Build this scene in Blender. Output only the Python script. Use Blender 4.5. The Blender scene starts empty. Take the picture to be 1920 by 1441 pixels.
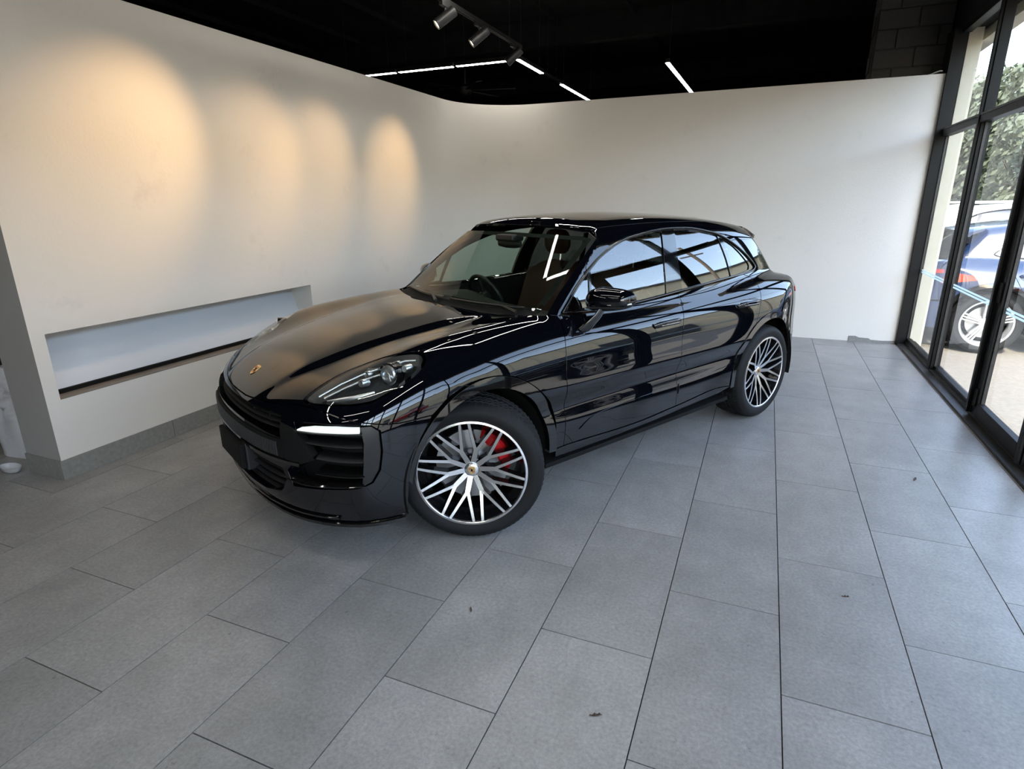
import bpy, math, random
import numpy as np
from mathutils import Vector, Matrix
from mathutils.geometry import delaunay_2d_cdt

S = bpy.context.scene
COL = S.collection
# ------------------------------------------------------------------ camera
cam_d = bpy.data.cameras.new('camera'); cam = bpy.data.objects.new('camera', cam_d); COL.objects.link(cam)
YAW, PITCH, ROLL = -.39794599, .30160415, -.00896916
_f = Vector((math.sin(YAW)*math.cos(PITCH), math.cos(YAW)*math.cos(PITCH), -math.sin(PITCH)))
_r = Vector((math.cos(YAW), -math.sin(YAW), 0)); _u = _r.cross(_f)
_r2 = _r*math.cos(ROLL)+_u*math.sin(ROLL); _u2 = -_r*math.sin(ROLL)+_u*math.cos(ROLL)
_m = Matrix((_r2, _u2, -_f)).transposed().to_4x4(); _m.translation = (0, 0, 1.68349)
cam.matrix_world = _m
cam_d.sensor_width = 36; cam_d.sensor_fit = 'HORIZONTAL'; cam_d.lens = 1102.688/1920*36; cam_d.clip_start = .05; cam_d.clip_end = 400
S.camera = cam
# ------------------------------------------------------------------ sky, sun, exposure
W = bpy.data.worlds.new('sky'); S.world = W; W.use_nodes = True
_n = W.node_tree.nodes; _l = W.node_tree.links
_sky = _n.new('ShaderNodeTexSky'); _sky.sky_type = 'NISHITA'; _sky.sun_disc = False
_sky.sun_elevation = math.radians(42); _sky.sun_rotation = math.radians(184); _sky.air_density = 1.0; _sky.dust_density = 1.2; _sky.ozone_density = 1.2
_bg = _n['Background']; _bg.inputs['Strength'].default_value = .86
_hs = _n.new('ShaderNodeHueSaturation'); _hs.inputs['Saturation'].default_value = .80
_l.new(_sky.outputs[0], _hs.inputs['Color']); _l.new(_hs.outputs[0], _bg.inputs[0])
_sd = bpy.data.lights.new('sun', 'SUN'); _so = bpy.data.objects.new('sun', _sd); COL.objects.link(_so)
_sd.energy = 4.2; _sd.angle = math.radians(.6); _sd.color = (1, .89, .73)
_so.rotation_euler = Vector((-.035, .74, -.67)).to_track_quat('-Z', 'Y').to_euler()
S.view_settings.view_transform = 'Standard'; S.view_settings.look = 'None'; S.view_settings.gamma = 1; S.view_settings.exposure = .98
S.view_settings.use_curve_mapping = False
S.cycles.use_denoising = True; S.cycles.max_bounces = 8; S.cycles.transparent_max_bounces = 16; S.cycles.glossy_bounces = 5; S.cycles.adaptive_threshold = .03
S.cycles.caustics_reflective = False; S.cycles.caustics_refractive = False; S.cycles.sample_clamp_indirect = 6

# ------------------------------------------------------------------ materials
MATS = {}
def nmat(name):
    m = bpy.data.materials.new(name); m.use_nodes = True; MATS[name] = m
    return m, m.node_tree.nodes, m.node_tree.links, m.node_tree.nodes['Principled BSDF']
def mat(name, col, rough=.5, metal=0., spec=.5, coat=0., ior=1.5, bump=None, emit=None, vary=0.):
    m, n, l, p = nmat(name)
    p.inputs['Base Color'].default_value = (*col, 1); p.inputs['Roughness'].default_value = rough; p.inputs['Metallic'].default_value = metal
    p.inputs['Specular IOR Level'].default_value = spec; p.inputs['IOR'].default_value = ior
    p.inputs['Coat Weight'].default_value = coat; p.inputs['Coat Roughness'].default_value = .015; p.inputs['Coat IOR'].default_value = 1.62
    if emit: p.inputs['Emission Color'].default_value = (*emit[0], 1); p.inputs['Emission Strength'].default_value = emit[1]
    if bump or vary:
        tc = n.new('ShaderNodeTexCoord'); nz = n.new('ShaderNodeTexNoise'); nz.inputs['Scale'].default_value = bump[0] if bump else 6.; nz.inputs['Detail'].default_value = 6
        l.new(tc.outputs['Object'], nz.inputs['Vector'])
        if bump:
            b = n.new('ShaderNodeBump'); b.inputs['Strength'].default_value = bump[1]; b.inputs['Distance'].default_value = bump[2] if len(bump) > 2 else .01
            l.new(nz.outputs[0], b.inputs['Height']); l.new(b.outputs[0], p.inputs['Normal'])
        if vary:
            r = n.new('ShaderNodeMapRange'); r.inputs['From Min'].default_value = .3; r.inputs['From Max'].default_value = .7; r.inputs['To Min'].default_value = 1-vary; r.inputs['To Max'].default_value = 1+vary
            h = n.new('ShaderNodeHueSaturation'); h.inputs['Color'].default_value = (*col, 1)
            l.new(nz.outputs[0], r.inputs['Value']); l.new(r.outputs[0], h.inputs['Value']); l.new(h.outputs[0], p.inputs['Base Color'])
    return m
def glassmat(name, tint, f0=.04, rough=0.):
    """thin clear sheet: straight-through light plus a Schlick mirror part, the same from both sides"""
    m = bpy.data.materials.new(name); m.use_nodes = True; n = m.node_tree.nodes; l = m.node_tree.links; n.clear(); MATS[name] = m
    o = n.new('ShaderNodeOutputMaterial'); mx = n.new('ShaderNodeMixShader'); t = n.new('ShaderNodeBsdfTransparent'); g = n.new('ShaderNodeBsdfGlossy')
    lw = n.new('ShaderNodeLayerWeight'); lw.inputs['Blend'].default_value = .5
    p = n.new('ShaderNodeMath'); p.operation = 'POWER'; p.inputs[1].default_value = 5; ma = n.new('ShaderNodeMath'); ma.operation = 'MULTIPLY_ADD'; ma.inputs[1].default_value = 1-f0; ma.inputs[2].default_value = f0
    t.inputs[0].default_value = (*tint, 1); g.inputs['Roughness'].default_value = rough
    l.new(lw.outputs['Facing'], p.inputs[0]); l.new(p.outputs[0], ma.inputs[0]); l.new(ma.outputs[0], mx.inputs[0]); l.new(t.outputs[0], mx.inputs[1]); l.new(g.outputs[0], mx.inputs[2]); l.new(mx.outputs[0], o.inputs[0])
    return m
mat('paint', (.0018, .0022, .004), .3, spec=0., coat=1.)
mat('gloss_black', (.004, .004, .004), .06, coat=.5)
mat('satin_black', (.009, .009, .010), .38)
mat('matt_black', (.006, .006, .006), .75, spec=.2)
mat('dark_plastic', (.035, .035, .037), .5, bump=(900, .15, .002))
mat('rubber', (.0085, .0085, .009), .68, spec=.3, bump=(60, .08, .004))
mat('polished', (.84, .84, .85), .27, 1.)
mat('wheel_black', (.006, .006, .007), .18, coat=.4)
mat('chrome', (.9, .9, .9), .06, 1.)
mat('gold', (.83, .58, .25), .3, 1.)
mat('crest_red', (.35, .02, .015), .35)
mat('caliper_red', (.62, .012, .015), .3, coat=.5)
mat('disc_steel', (.42, .42, .43), .35, 1., bump=(300, .1, .002))
mat('hat_grey', (.33, .33, .34), .5, .6)
mat('led_white', (.9, .95, .92), .3, emit=((.93, 1, .97), .35))
mat('reflector', (.88, .90, .91), .32, 1.)
mat('lamp_tray', (.035, .036, .038), .3)
mat('leather', (.050, .018, .012), .5, bump=(250, .2, .003))
mat('cabin_black', (.007, .0075, .0075), .6)
mat('headliner', (.02, .02, .02), .9)
glassmat('screen_glass', (.76, .86, .79))
glassmat('side_glass', (.55, .66, .60), .17)
glassmat('privacy_glass', (.10, .11, .11), .17)
glassmat('lamp_glass', (.93, .95, .95))
glassmat('pane_glass', (.92, .955, .94), .06)
mat('tail_red', (.45, .012, .012), .1, coat=1.)
mat('amber', (.75, .75, .72), .15, .6)
# ------------------------------------------------------------------ mesh helpers
class MB:
    def __init__(s): s.v = []; s.f = []; s.m = []; s.cur = 0
    def add(s, vs, fs):
        o = len(s.v); s.v += [tuple(v) for v in vs]; s.f += [tuple(i+o for i in f) for f in fs]; s.m += [s.cur]*len(fs); return s
    def box(s, lo, hi, M=None):
        x0, y0, z0 = lo; x1, y1, z1 = hi
        vs = [(x0, y0, z0), (x1, y0, z0), (x1, y1, z0), (x0, y1, z0), (x0, y0, z1), (x1, y0, z1), (x1, y1, z1), (x0, y1, z1)]
        if M is not None: vs = [M @ Vector(v) for v in vs]
        return s.add(vs, [(0, 3, 2, 1), (4, 5, 6, 7), (0, 1, 5, 4), (1, 2, 6, 5), (2, 3, 7, 6), (3, 0, 4, 7)])
    def tube(s, path, r, n=10, caps=True, flat=1., up=None):
        """tube along a path; r a number or one per point; flat squeezes the second axis"""
        P = [Vector(p) for p in path]; R = r if hasattr(r, '__len__') else [r]*len(P); vs = []; fs = []; a = None
        for i, p in enumerate(P):
            t = (P[min(i+1, len(P)-1)]-P[max(i-1, 0)]).normalized()
            if a is None:
                a = Vector(up) if up else (Vector((0, 0, 1)) if abs(t.z) < .9 else Vector((1, 0, 0)))
            a = (a-t*a.dot(t)).normalized(); b = t.cross(a)
            for k in range(n):
                w = 2*math.pi*k/n; vs.append(p+a*(math.cos(w)*R[i])+b*(math.sin(w)*R[i]*flat))
        for i in range(len(P)-1):
            for k in range(n):
                fs.append((i*n+k, i*n+(k+1) % n, (i+1)*n+(k+1) % n, (i+1)*n+k))
        if caps: fs += [tuple(range(n-1, -1, -1)), tuple((len(P)-1)*n+k for k in range(n))]
        return s.add(vs, fs)
    def lathe(s, prof, n=48, axis='Y', c=(0, 0, 0), close=False):
        """profile of (radius, height along the axis)"""
        vs = []; fs = []; m = len(prof)
        for k in range(n):
            w = 2*math.pi*k/n; cs, sn = math.cos(w), math.sin(w)
            for r, h in prof:
                p = (r*cs, h, r*sn) if axis == 'Y' else ((r*cs, r*sn, h) if axis == 'Z' else (h, r*cs, r*sn))
                vs.append((p[0]+c[0], p[1]+c[1], p[2]+c[2]))
        for k in range(n):
            k2 = (k+1) % n
            for i in range(m-1 if not close else m):
                j = (i+1) % m; q = (k*m+i, k*m+j, k2*m+j, k2*m+i)
                fs.append(q if axis == 'Y' else q[::-1])
        return s.add(vs, fs)
    def prism(s, poly, a, b, M=None):
        """2-D polygon (x, y) extruded from z=a to z=b"""
        n = len(poly); vs = [Vector((x, y, a)) for x, y in poly]+[Vector((x, y, b)) for x, y in poly]
        if M is not None: vs = [M @ v for v in vs]
        fs = [tuple(range(n-1, -1, -1)), tuple(range(n, 2*n))]+[(i, (i+1) % n, n+(i+1) % n, n+i) for i in range(n)]
        return s.add(vs, fs)
    def grid(s, rows, closed_u=False):
        m = len(rows[0]); vs = [p for r in rows for p in r]; fs = []
        for i in range(len(rows)-1):
            for k in range(m if closed_u else m-1): fs.append((i*m+k, i*m+(k+1) % m, (i+1)*m+(k+1) % m, (i+1)*m+k))
        return s.add(vs, fs)
    def mesh(s, name, mats, smooth=None):
        me = bpy.data.meshes.new(name); me.from_pydata([tuple(v) for v in s.v], [], s.f)
        for m in (mats if isinstance(mats, (list, tuple)) else [mats]): me.materials.append(MATS[m])
        me.polygons.foreach_set('material_index', s.m)
        if smooth is not None:
            me.polygons.foreach_set('use_smooth', [True]*len(me.polygons)); me.set_sharp_from_angle(angle=math.radians(smooth))
        me.update(); return me
    def build(s, name, mats, parent=None, smooth=None, bevel=None, kind=None, label=None, loc=None, rot=None):
        o = bpy.data.objects.new(name, s.mesh(name, mats, smooth)); COL.objects.link(o)
        if parent is not None: o.parent = parent
        if bevel:
            b = o.modifiers.new('bevel', 'BEVEL'); b.width = bevel; b.segments = 2; b.limit_method = 'ANGLE'
        if kind: o['kind'] = kind
        if label: o['label'] = label
        if loc is not None: o.location = loc
        if rot is not None: o.rotation_euler = rot
        return o
def tag(o, label, cat=None, group=None, kind=None):
    if label: o['label'] = label
    if cat: o['category'] = cat
    if group: o['group'] = group
    if kind: o['kind'] = kind
    return o
def empty(name, loc=(0, 0, 0), rz=0, parent=None):
    o = bpy.data.objects.new(name, None); COL.objects.link(o); o.location = loc; o.rotation_euler = (0, 0, rz); o.empty_display_size = .1
    if parent is not None: o.parent = parent
    return o
def copy_tree(o, parent=None, skip=()):
    c = o.copy(); COL.objects.link(c); c.parent = parent
    for ch in list(o.children):
        if ch.name.split('.')[0] not in skip: copy_tree(ch, c, skip)
    return c
# ------------------------------------------------------------------ room: materials
def plaster():
    m, n, l, p = nmat('plaster')
    tc = n.new('ShaderNodeTexCoord'); a = n.new('ShaderNodeTexNoise'); a.inputs['Scale'].default_value = 55; a.inputs['Detail'].default_value = 5
    b = n.new('ShaderNodeBump'); b.inputs['Strength'].default_value = .22; b.inputs['Distance'].default_value = .006
    l.new(tc.outputs['Object'], a.inputs[0]); l.new(a.outputs[0], b.inputs['Height']); l.new(b.outputs[0], p.inputs['Normal'])
    d = n.new('ShaderNodeTexNoise'); d.inputs['Scale'].default_value = 2.2; d.inputs['Detail'].default_value = 9; d.inputs['Roughness'].default_value = .75
    r = n.new('ShaderNodeValToRGB'); r.color_ramp.elements[0].position = .28; r.color_ramp.elements[0].color = (.67, .635, .59, 1); r.color_ramp.elements[1].position = .42; r.color_ramp.elements[1].color = (.74, .705, .655, 1)
    l.new(tc.outputs['Object'], d.inputs[0]); l.new(d.outputs[0], r.inputs[0]); l.new(r.outputs[0], p.inputs['Base Color']); p.inputs['Roughness'].default_value = .8; p.inputs['Specular IOR Level'].default_value = .2
def floortile():
    m, n, l, p = nmat('floor_tile')
    tc = n.new('ShaderNodeTexCoord'); oi = n.new('ShaderNodeObjectInfo'); ad = n.new('ShaderNodeVectorMath'); ad.operation = 'ADD'; sc = n.new('ShaderNodeVectorMath'); sc.operation = 'SCALE'
    cx = n.new('ShaderNodeCombineXYZ'); l.new(oi.outputs['Random'], cx.inputs[0]); l.new(oi.outputs['Random'], cx.inputs[1]); l.new(cx.outputs[0], sc.inputs[0]); sc.inputs['Scale'].default_value = 37.
    l.new(tc.outputs['Object'], ad.inputs[0]); l.new(sc.outputs[0], ad.inputs[1])
    def noise(scale, det, rough, stretch=None):
        q = n.new('ShaderNodeTexNoise'); q.inputs['Scale'].default_value = scale; q.inputs['Detail'].default_value = det; q.inputs['Roughness'].default_value = rough
        if stretch:
            mp = n.new('ShaderNodeMapping'); mp.inputs['Scale'].default_value = stretch; l.new(ad.outputs[0], mp.inputs[0]); l.new(mp.outputs[0], q.inputs[0])
        else: l.new(ad.outputs[0], q.inputs[0])
        return q.outputs[0]
    def ramp(src, a, ca, b, cb):
        r = n.new('ShaderNodeValToRGB'); e = r.color_ramp.elements; e[0].position = a; e[0].color = (*ca, 1); e[1].position = b; e[1].color = (*cb, 1); l.new(src, r.inputs[0]); return r.outputs[0]
    def mix(f, a, b, mode='MIX'):
        x = n.new('ShaderNodeMix'); x.data_type = 'RGBA'; x.blend_type = mode
        if isinstance(f, float): x.inputs[0].default_value = f
        else: l.new(f, x.inputs[0])
        l.new(a, x.inputs[6]); l.new(b, x.inputs[7]); return x.outputs[2]
    base = ramp(noise(2.4, 6, .7), .32, (.252, .242, .228), .68, (.338, .322, .304))
    fine = ramp(noise(70, 8, .7), .25, (.66, .66, .66), .75, (1.26, 1.26, 1.26))
    base = mix(1., base, fine, 'MULTIPLY')
    streak = ramp(noise(2.5, 7, .65, (3, 1.4, 1)), .35, (.93, .93, .93), .65, (1.05, 1.05, 1.05)); base = mix(1., base, streak, 'MULTIPLY')
    specks = ramp(noise(23, 9, .8), .33, (.35, .35, .34), .39, (1, 1, 1)); base = mix(.8, base, specks, 'MULTIPLY')
    hv = n.new('ShaderNodeHueSaturation'); mr = n.new('ShaderNodeMapRange'); mr.inputs['To Min'].default_value = .92; mr.inputs['To Max'].default_value = 1.06; l.new(oi.outputs['Random'], mr.inputs[0]); l.new(mr.outputs[0], hv.inputs['Value']); l.new(base, hv.inputs['Color'])
    l.new(hv.outputs[0], p.inputs['Base Color'])
    rr = n.new('ShaderNodeMapRange'); rr.inputs['To Min'].default_value = .28; rr.inputs['To Max'].default_value = .44; l.new(noise(3., 5, .6), rr.inputs[0]); l.new(rr.outputs[0], p.inputs['Roughness'])
    b = n.new('ShaderNodeBump'); b.inputs['Strength'].default_value = .25; b.inputs['Distance'].default_value = .003; l.new(noise(45, 8, .7, (1, .5, 1)), b.inputs['Height']); l.new(b.outputs[0], p.inputs['Normal'])
    p.inputs['Specular IOR Level'].default_value = .5
plaster(); floortile()
mat('grout', (.055, .055, .053), .9)
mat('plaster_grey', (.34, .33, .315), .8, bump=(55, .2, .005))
mat('skirting_tile', (.235, .23, .215), .55, bump=(40, .2, .003), vary=.12)
mat('niche_panel', (.66, .68, .71), .28, bump=(6, .05, .01))
mat('niche_sill', (.20, .165, .13), .5, vary=.2)
mat('ceiling_black', (.011, .011, .0115), .85, spec=.15, vary=.3)
mat('hall_black', (.010, .010, .011), .85, spec=.2)
mat('brick_black', (.065, .062, .060), .8, bump=(30, .4, .01))
mat('frame_dark', (.0045, .0045, .0045), .5, 0, spec=.2)
mat('frame_worn', (.022, .021, .019), .5, vary=.4, bump=(40, .3, .004))
mat('sill_alloy', (.30, .32, .36), .35, .7)
def stripe():
    m, n, l, p = nmat('stripe_blue'); t = n.new('ShaderNodeBsdfTranslucent'); t.inputs[0].default_value = (.85, .93, .95, 1); mx = n.new('ShaderNodeMixShader'); mx.inputs[0].default_value = .7
    p.inputs['Base Color'].default_value = (.5, .75, .82, 1); l.new(p.outputs[0], mx.inputs[1]); l.new(t.outputs[0], mx.inputs[2]); l.new(mx.outputs[0], n['Material Output'].inputs[0])
stripe()
mat('led', (1, 1, 1), .5, emit=((1., .955, .88), 19.))
mat('lamp_face', (1, .95, .85), .4, emit=((1., .86, .62), 9.))
mat('fitting_black', (.009, .009, .009), .45)
mat('cloth_white', (.62, .62, .64), .85, bump=(8, .5, .02))
mat('clear_plastic', (.55, .56, .57), .2)
# ------------------------------------------------------------------ room: floor
floor = MB().box((-9.5, -8, -.12), (1.66, 16.5, -.0105)).build('floor', 'grout'); tag(floor, None, None, None, 'structure')
TW, TL = .45371, .9105; GX = .22703
tm = MB().box((-.2247, -.4530, -.0105), (.2247, .4530, 0)).mesh('tile', 'floor_tile')
for k in range(-19, 4):
    y0 = 2.357 if k % 2 else 1.906
    for j in range(-4, 8):
        yc = y0+(j+.5)*TL; xc = GX+(k+.5)*TW
        if yc > 8.55 or (k < -10 and yc > 3.2) or yc < -1.2 or xc+.22 > 1.9: continue
        if k == 3: continue
        if xc+.2252 > 1.63:   # cut tiles along the window sill
            continue
        o = bpy.data.objects.new('tile', tm); COL.objects.link(o); o.parent = floor; o.location = (xc, yc, 0)
        bv = random.Random(k*31+j)
        o.location.z = bv.uniform(-.0006, .0002)
# the cut row beside the glazing
cutm = MB().box((-.0215, -.4533, -.0105), (.0215, .4533, 0)).mesh('tile', 'floor_tile')
for j in range(-4, 8):
    yc = 2.357+(j+.5)*TL
    if -1.2 < yc < 8.4:
        o = bpy.data.objects.new('tile', cutm); COL.objects.link(o); o.parent = floor; o.location = (GX+3*TW+.0235, yc, 0)
# ------------------------------------------------------------------ room: partition walls
WX, WB, WH, WT = -3.985, 8.18, 2.94, .36
NY0, NY1, NZ0, NZ1, ND = 2.14, 4.50, .515, .935, .27
Y0 = 2.057; RC = .9
w = MB()
def wall_face(y0, y1, z0, z1): w.add([(WX, y0, z0), (WX, y1, z0), (WX, y1, z1), (WX, y0, z1)], [(0, 1, 2, 3)])
yt = WB-RC
wall_face(Y0, NY0, 0, WH); wall_face(NY1, yt, 0, WH); wall_face(NY0, NY1, 0, NZ0); wall_face(NY0, NY1, NZ1, WH)
xb = WX-WT
w.add([(xb, Y0, 0), (xb, yt, 0), (xb, yt, WH), (xb, Y0, WH)], [(3, 2, 1, 0)])
w.add([(WX, Y0, WH), (WX, yt, WH), (xb, yt, WH), (xb, Y0, WH)], [(0, 1, 2, 3)])
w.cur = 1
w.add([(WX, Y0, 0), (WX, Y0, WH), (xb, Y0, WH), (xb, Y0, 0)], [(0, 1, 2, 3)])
w.cur = 0
nx = WX-ND   # niche sides
w.add([(WX, NY0, NZ1), (WX, NY1, NZ1), (nx, NY1, NZ1), (nx, NY0, NZ1)], [(0, 1, 2, 3)])
w.add([(WX, NY1, NZ0), (nx, NY1, NZ0), (nx, NY1, NZ1), (WX, NY1, NZ1)], [(0, 1, 2, 3)])
w.add([(WX, NY0, NZ0), (WX, NY0, NZ1), (nx, NY0, NZ1), (nx, NY0, NZ0)], [(0, 1, 2, 3)])
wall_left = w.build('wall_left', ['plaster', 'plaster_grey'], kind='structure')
MB().add([(WX-.13, NY0, NZ0), (WX-.13, NY1, NZ0), (nx, NY1, NZ1), (nx, NY0, NZ1)], [(0, 1, 2, 3)]).build('niche_panel', 'niche_panel', wall_left, label='pale grey back panel of the wall niche')
MB().box((nx, NY0, NZ0-.01), (WX-.004, NY1, NZ0+.004)).build('niche_sill', 'niche_sill', wall_left, label='brown bottom board of the wall niche')
MB().box((WX-.15, NY0, NZ0+.004), (WX-.115, NY1, NZ0+.03)).build('niche_edge_strip', 'matt_black', wall_left, label='black strip along the bottom of the niche panel')
# back wall with the rounded corner
def rail(x, y, nx_, ny_): return [(x, y, 0), (x, y, WH), (x+nx_*WT, y+ny_*WT, WH), (x+nx_*WT, y+ny_*WT, 0)]
rows = []
for i in range(25):
    a = math.pi-i/24*math.pi/2
    rows.append(rail(WX+RC+RC*math.cos(a), yt+RC*math.sin(a), math.cos(a), math.sin(a)))
rows.append(rail(1.592, WB, 0, 1))
wb = MB().grid(rows, True); wb.add(rows[-1], [(0, 1, 2, 3)])
wall_back = wb.build('wall_back', 'plaster', smooth=40, kind='structure')
# skirting: tile pieces at the left wall, a broken stub at the back
bl = MB().box((WX-.002, Y0, .002), (WX+.004, yt, .128)).build('baseboard_left', 'grout', kind='structure')
ys = [2.05, 2.84, 3.74, 4.64, 5.54, 6.44, yt]
for a, b in zip(ys[:-1], ys[1:]): MB().box((WX+.001, a+.002, 0), (WX+.012, b-.002, .13)).build('skirting_tile', 'skirting_tile', bl, bevel=.001)
bb = MB().box((xb, Y0-.004, .002), (WX, Y0+.002, .126)).build('baseboard_end', 'grout', kind='structure')
MB().box((xb+.002, Y0-.012, 0), (WX+.011, Y0-.001, .13)).build('skirting_tile', 'skirting_tile', bb, bevel=.001)
prof = [(1.09, 0), (1.09, .062), (1.16, .066), (1.2, .05), (1.3, .048), (1.33, .03), (1.45, .028), (1.585, .036), (1.585, 0)]
MB().prism(prof, 0, .012, Matrix(((1, 0, 0, 0), (0, 0, -1, WB), (0, 1, 0, 0), (0, 0, 0, 1)))).build('baseboard_back', 'skirting_tile', kind='structure')
# black hall around the partition
CZ = 4.3
ce = MB().box((-9.6, -8.1, CZ), (1.9, 16.6, CZ+.15)).build('ceiling', 'ceiling_black', kind='structure')
for y in (1.5, 5.0, 9.6, 13.4): MB().box((-9.5, y, CZ-.34), (1.9, y+.16, CZ)).build('beam', 'ceiling_black', ce)
for x in np.arange(-9., 1.6, 1.15): MB().box((float(x), -8, CZ-.07), (float(x)+.06, 16.5, CZ)).build('batten', 'ceiling_black', ce)
MB().box((-9.6, 16.5, -.2), (1.9, 16.6, CZ)).build('wall_far', 'hall_black', kind='structure')
MB().box((-9.6, -8, -.2), (-9.5, 16.5, CZ)).build('wall_hall_left', 'hall_black', kind='structure')
MB().box((-9.6, -8.1, -.2), (1.9, -8, CZ)).build('wall_rear', 'plaster_grey', kind='structure')
MB().box((1.66, 8.42, -.1), (1.9, 16.6, CZ)).build('wall_right', 'hall_black', kind='structure')
# brick pier that rises behind the back wall
pier = MB().box((.93, 8.58, 2.3), (1.645, 9.0, CZ)).build('brick_pier', 'grout', kind='structure')
rnd = random.Random(4)
for c in range(10):
    z = 2.3+c*.2
    for q in range(-1, 3):
        a = .93+q*.40+(.20 if c % 2 else 0); b = a+.39; a = max(a, .93); b = min(b, 1.645)
        if b-a > .04: MB().box((a, 8.57-rnd.uniform(.0, .014), z), (b, 8.64, z+.188)).build('brick', 'brick_black', pier, bevel=.006)
    MB().box((.922-rnd.uniform(0, .01), 8.59+(.0 if c % 2 else .2), z), (.98, 8.97, z+.188)).build('brick', 'brick_black', pier, bevel=.006)
# ------------------------------------------------------------------ glazing along the right
GXI, GXO = 1.655, 1.735     # inner and outer face of the frames
ZT, ZH = 2.345, 3.36
bays = [(8.17, 6.84), (6.84, 5.505), (5.505, 4.43), (4.43, 3.15), (3.15, 1.95), (1.95, .75), (.75, -.5), (-.5, -1.8), (-1.8, -3.1), (-3.1, -4.4), (-4.4, -5.7), (-5.7, -7.0)]
kerb = MB().box((1.60, -7.9, -.01), (1.672, 8.18, .022)); kerb.box((1.672, -7.9, -.02), (1.79, 8.18, .05)); kerb.cur = 1
kerb.box((1.685, -7.9, .05), (1.74, 8.18, .056))
kerb.build('trim_1', ['frame_worn', 'sill_alloy'], kind='structure')
MB().box((GXI, -8, ZH), (1.9, 8.42, CZ)).build('wall_lintel', 'hall_black', kind='structure')
MB().box((1.588, 8.12, 0), (1.708, 8.42, ZH)).build('trim_2', 'frame_dark', kind='structure')
mb_ = MB().box((GXI, -8, 0), (1.9, -7.035, ZH)).build('wall_front_end', 'hall_black', kind='structure')
def bar(p, name, lo, hi, m='frame_dark', bev=.003): return MB().box(lo, hi).build(name, m, p, bevel=bev)
for i, (ya, yb) in enumerate(bays):
    door = i == 2
    root = empty('door_1' if door else 'window_%d' % (i+1 if i < 2 else i), (0, 0, 0)); root['kind'] = 'structure'
    if i == 0: ya = 8.155
    # mullion on the near side of the bay
    bar(root, 'mullion', (GXI, yb-.035, .05), (GXO, yb+.035, ZH)); bar(root, 'mullion_cover', (GXI-.022, yb-.02, .05), (GXI, yb+.02, ZH))
    bar(root, 'transom', (GXI-.012, yb+.035, ZT-.03), (GXO, ya-.03, ZT+.03))
    bar(root, 'transom_cover', (GXI-.018, yb+.02, ZT+.03), (GXO, ya-.03, ZT+.048), 'frame_worn')
    bar(root, 'head_bar', (GXI, yb+.035, ZH-.06), (GXO, ya-.03, ZH))
    bar(root, 'sill_bar', (GXI+.03, yb+.035, .05), (GXO, ya-.03, .09))
    a, b = yb+.035, ya-.035
    if door:
        for q in ((a, a+.085), (b-.085, b)): bar(root, 'stile', (GXI+.01, q[0], .04), (GXO-.02, q[1], ZT-.03))
        bar(root, 'bottom_rail', (GXI+.01, a+.085, .04), (GXO-.02, b-.085, .15)); bar(root, 'top_rail', (GXI+.01, a+.085, ZT-.12), (GXO-.02, b-.085, ZT-.03))
        bar(root, 'latch', (GXI-.006, b-.06, .93), (GXI+.011, b-.028, 1.08), 'matt_black'); bar(root, 'latch', (GXI-.006, b-.06, .12), (GXI+.011, b-.028, .26), 'matt_black')
        pa, pb, pz = a+.085, b-.085, .15
    else: pa, pb, pz = a, b, .09
    for q in ((pa, pa+.014), (pb-.014, pb)): bar(root, 'glazing_bead', (GXI+.03, q[0], pz), (GXI+.05, q[1], ZT-.03), 'frame_worn', None)
    MB().add([(1.704, pa, pz), (1.704, pb, pz), (1.704, pb, ZT-.02), (1.704, pa, ZT-.02)], [(0, 1, 2, 3)]).build('pane', 'pane_glass', root)
    MB().add([(1.704, a, ZT+.03), (1.704, b, ZT+.03), (1.704, b, ZH-.03), (1.704, a, ZH-.03)], [(0, 1, 2, 3)]).build('pane', 'pane_glass', root)
    for z in (.862, .887): MB().box((1.7005, pa, z), (1.7017, pb, z+.016)).build('safety_stripe', 'stripe_blue', root, label='pale blue stripe stuck along the glass')
# ------------------------------------------------------------------ lights of the room
def led_bar(p0, p1, z, group, label):
    d = Vector((p1[0]-p0[0], p1[1]-p0[1], 0)); L = d.length; rz = math.atan2(d.y, d.x)
    o = MB().box((0, -.028, 0), (L, .028, .05)).build('linear_light', 'fitting_black', loc=(p0[0], p0[1], z), rot=(0, 0, rz)); tag(o, label, 'light', group)
    MB().box((.006, -.026, -.006), (L-.006, .026, 0)).build('diffuser', 'led', o, label='glowing white diffuser')
    for t in (.12, L-.12): MB().tube([(t, 0, .05), (t, 0, CZ-z-.01)], .003, 6).build('hanger_wire', 'fitting_black', o)
    return o
ZL = 3.4
led_bar((-3.27, 7.75), (-4.015, 7.75), ZL, 'run of linear lights above the left wall', 'linear light nearest the corner in the run above the left wall')
led_bar((-4.06, 7.75), (-4.91, 7.75), ZL, 'run of linear lights above the left wall', 'middle linear light of the run above the left wall')
led_bar((-4.96, 7.75), (-5.9, 7.75), ZL, 'run of linear lights above the left wall', 'leftmost linear light of the run, half hidden by the wall top')
led_bar((-3.13, 7.72), (-3.14, 8.66), ZL, 'row of linear lights over the corner', 'linear light starting under the third track spotlight')
led_bar((-3.15, 9.56), (-3.17, 11.4), ZL, 'row of linear lights over the corner', 'linear light ending at the top of the back wall')
led_bar((-1.42, 8.72), (-1.39, 11.3), ZL, None, 'single slanting linear light at the right above the back wall')
o = MB().box((-3.165, 8.67, ZL), (-3.125, 9.55, ZL+.04)).build('linear_light_link', 'fitting_black'); tag(o, 'dark unlit link between two linear lights over the corner', 'light')
for t in (8.9, 9.3): MB().tube([(-3.145, t, ZL+.04), (-3.145, t, CZ-.01)], .003, 6).build('hanger_wire', 'fitting_black', o)
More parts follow.
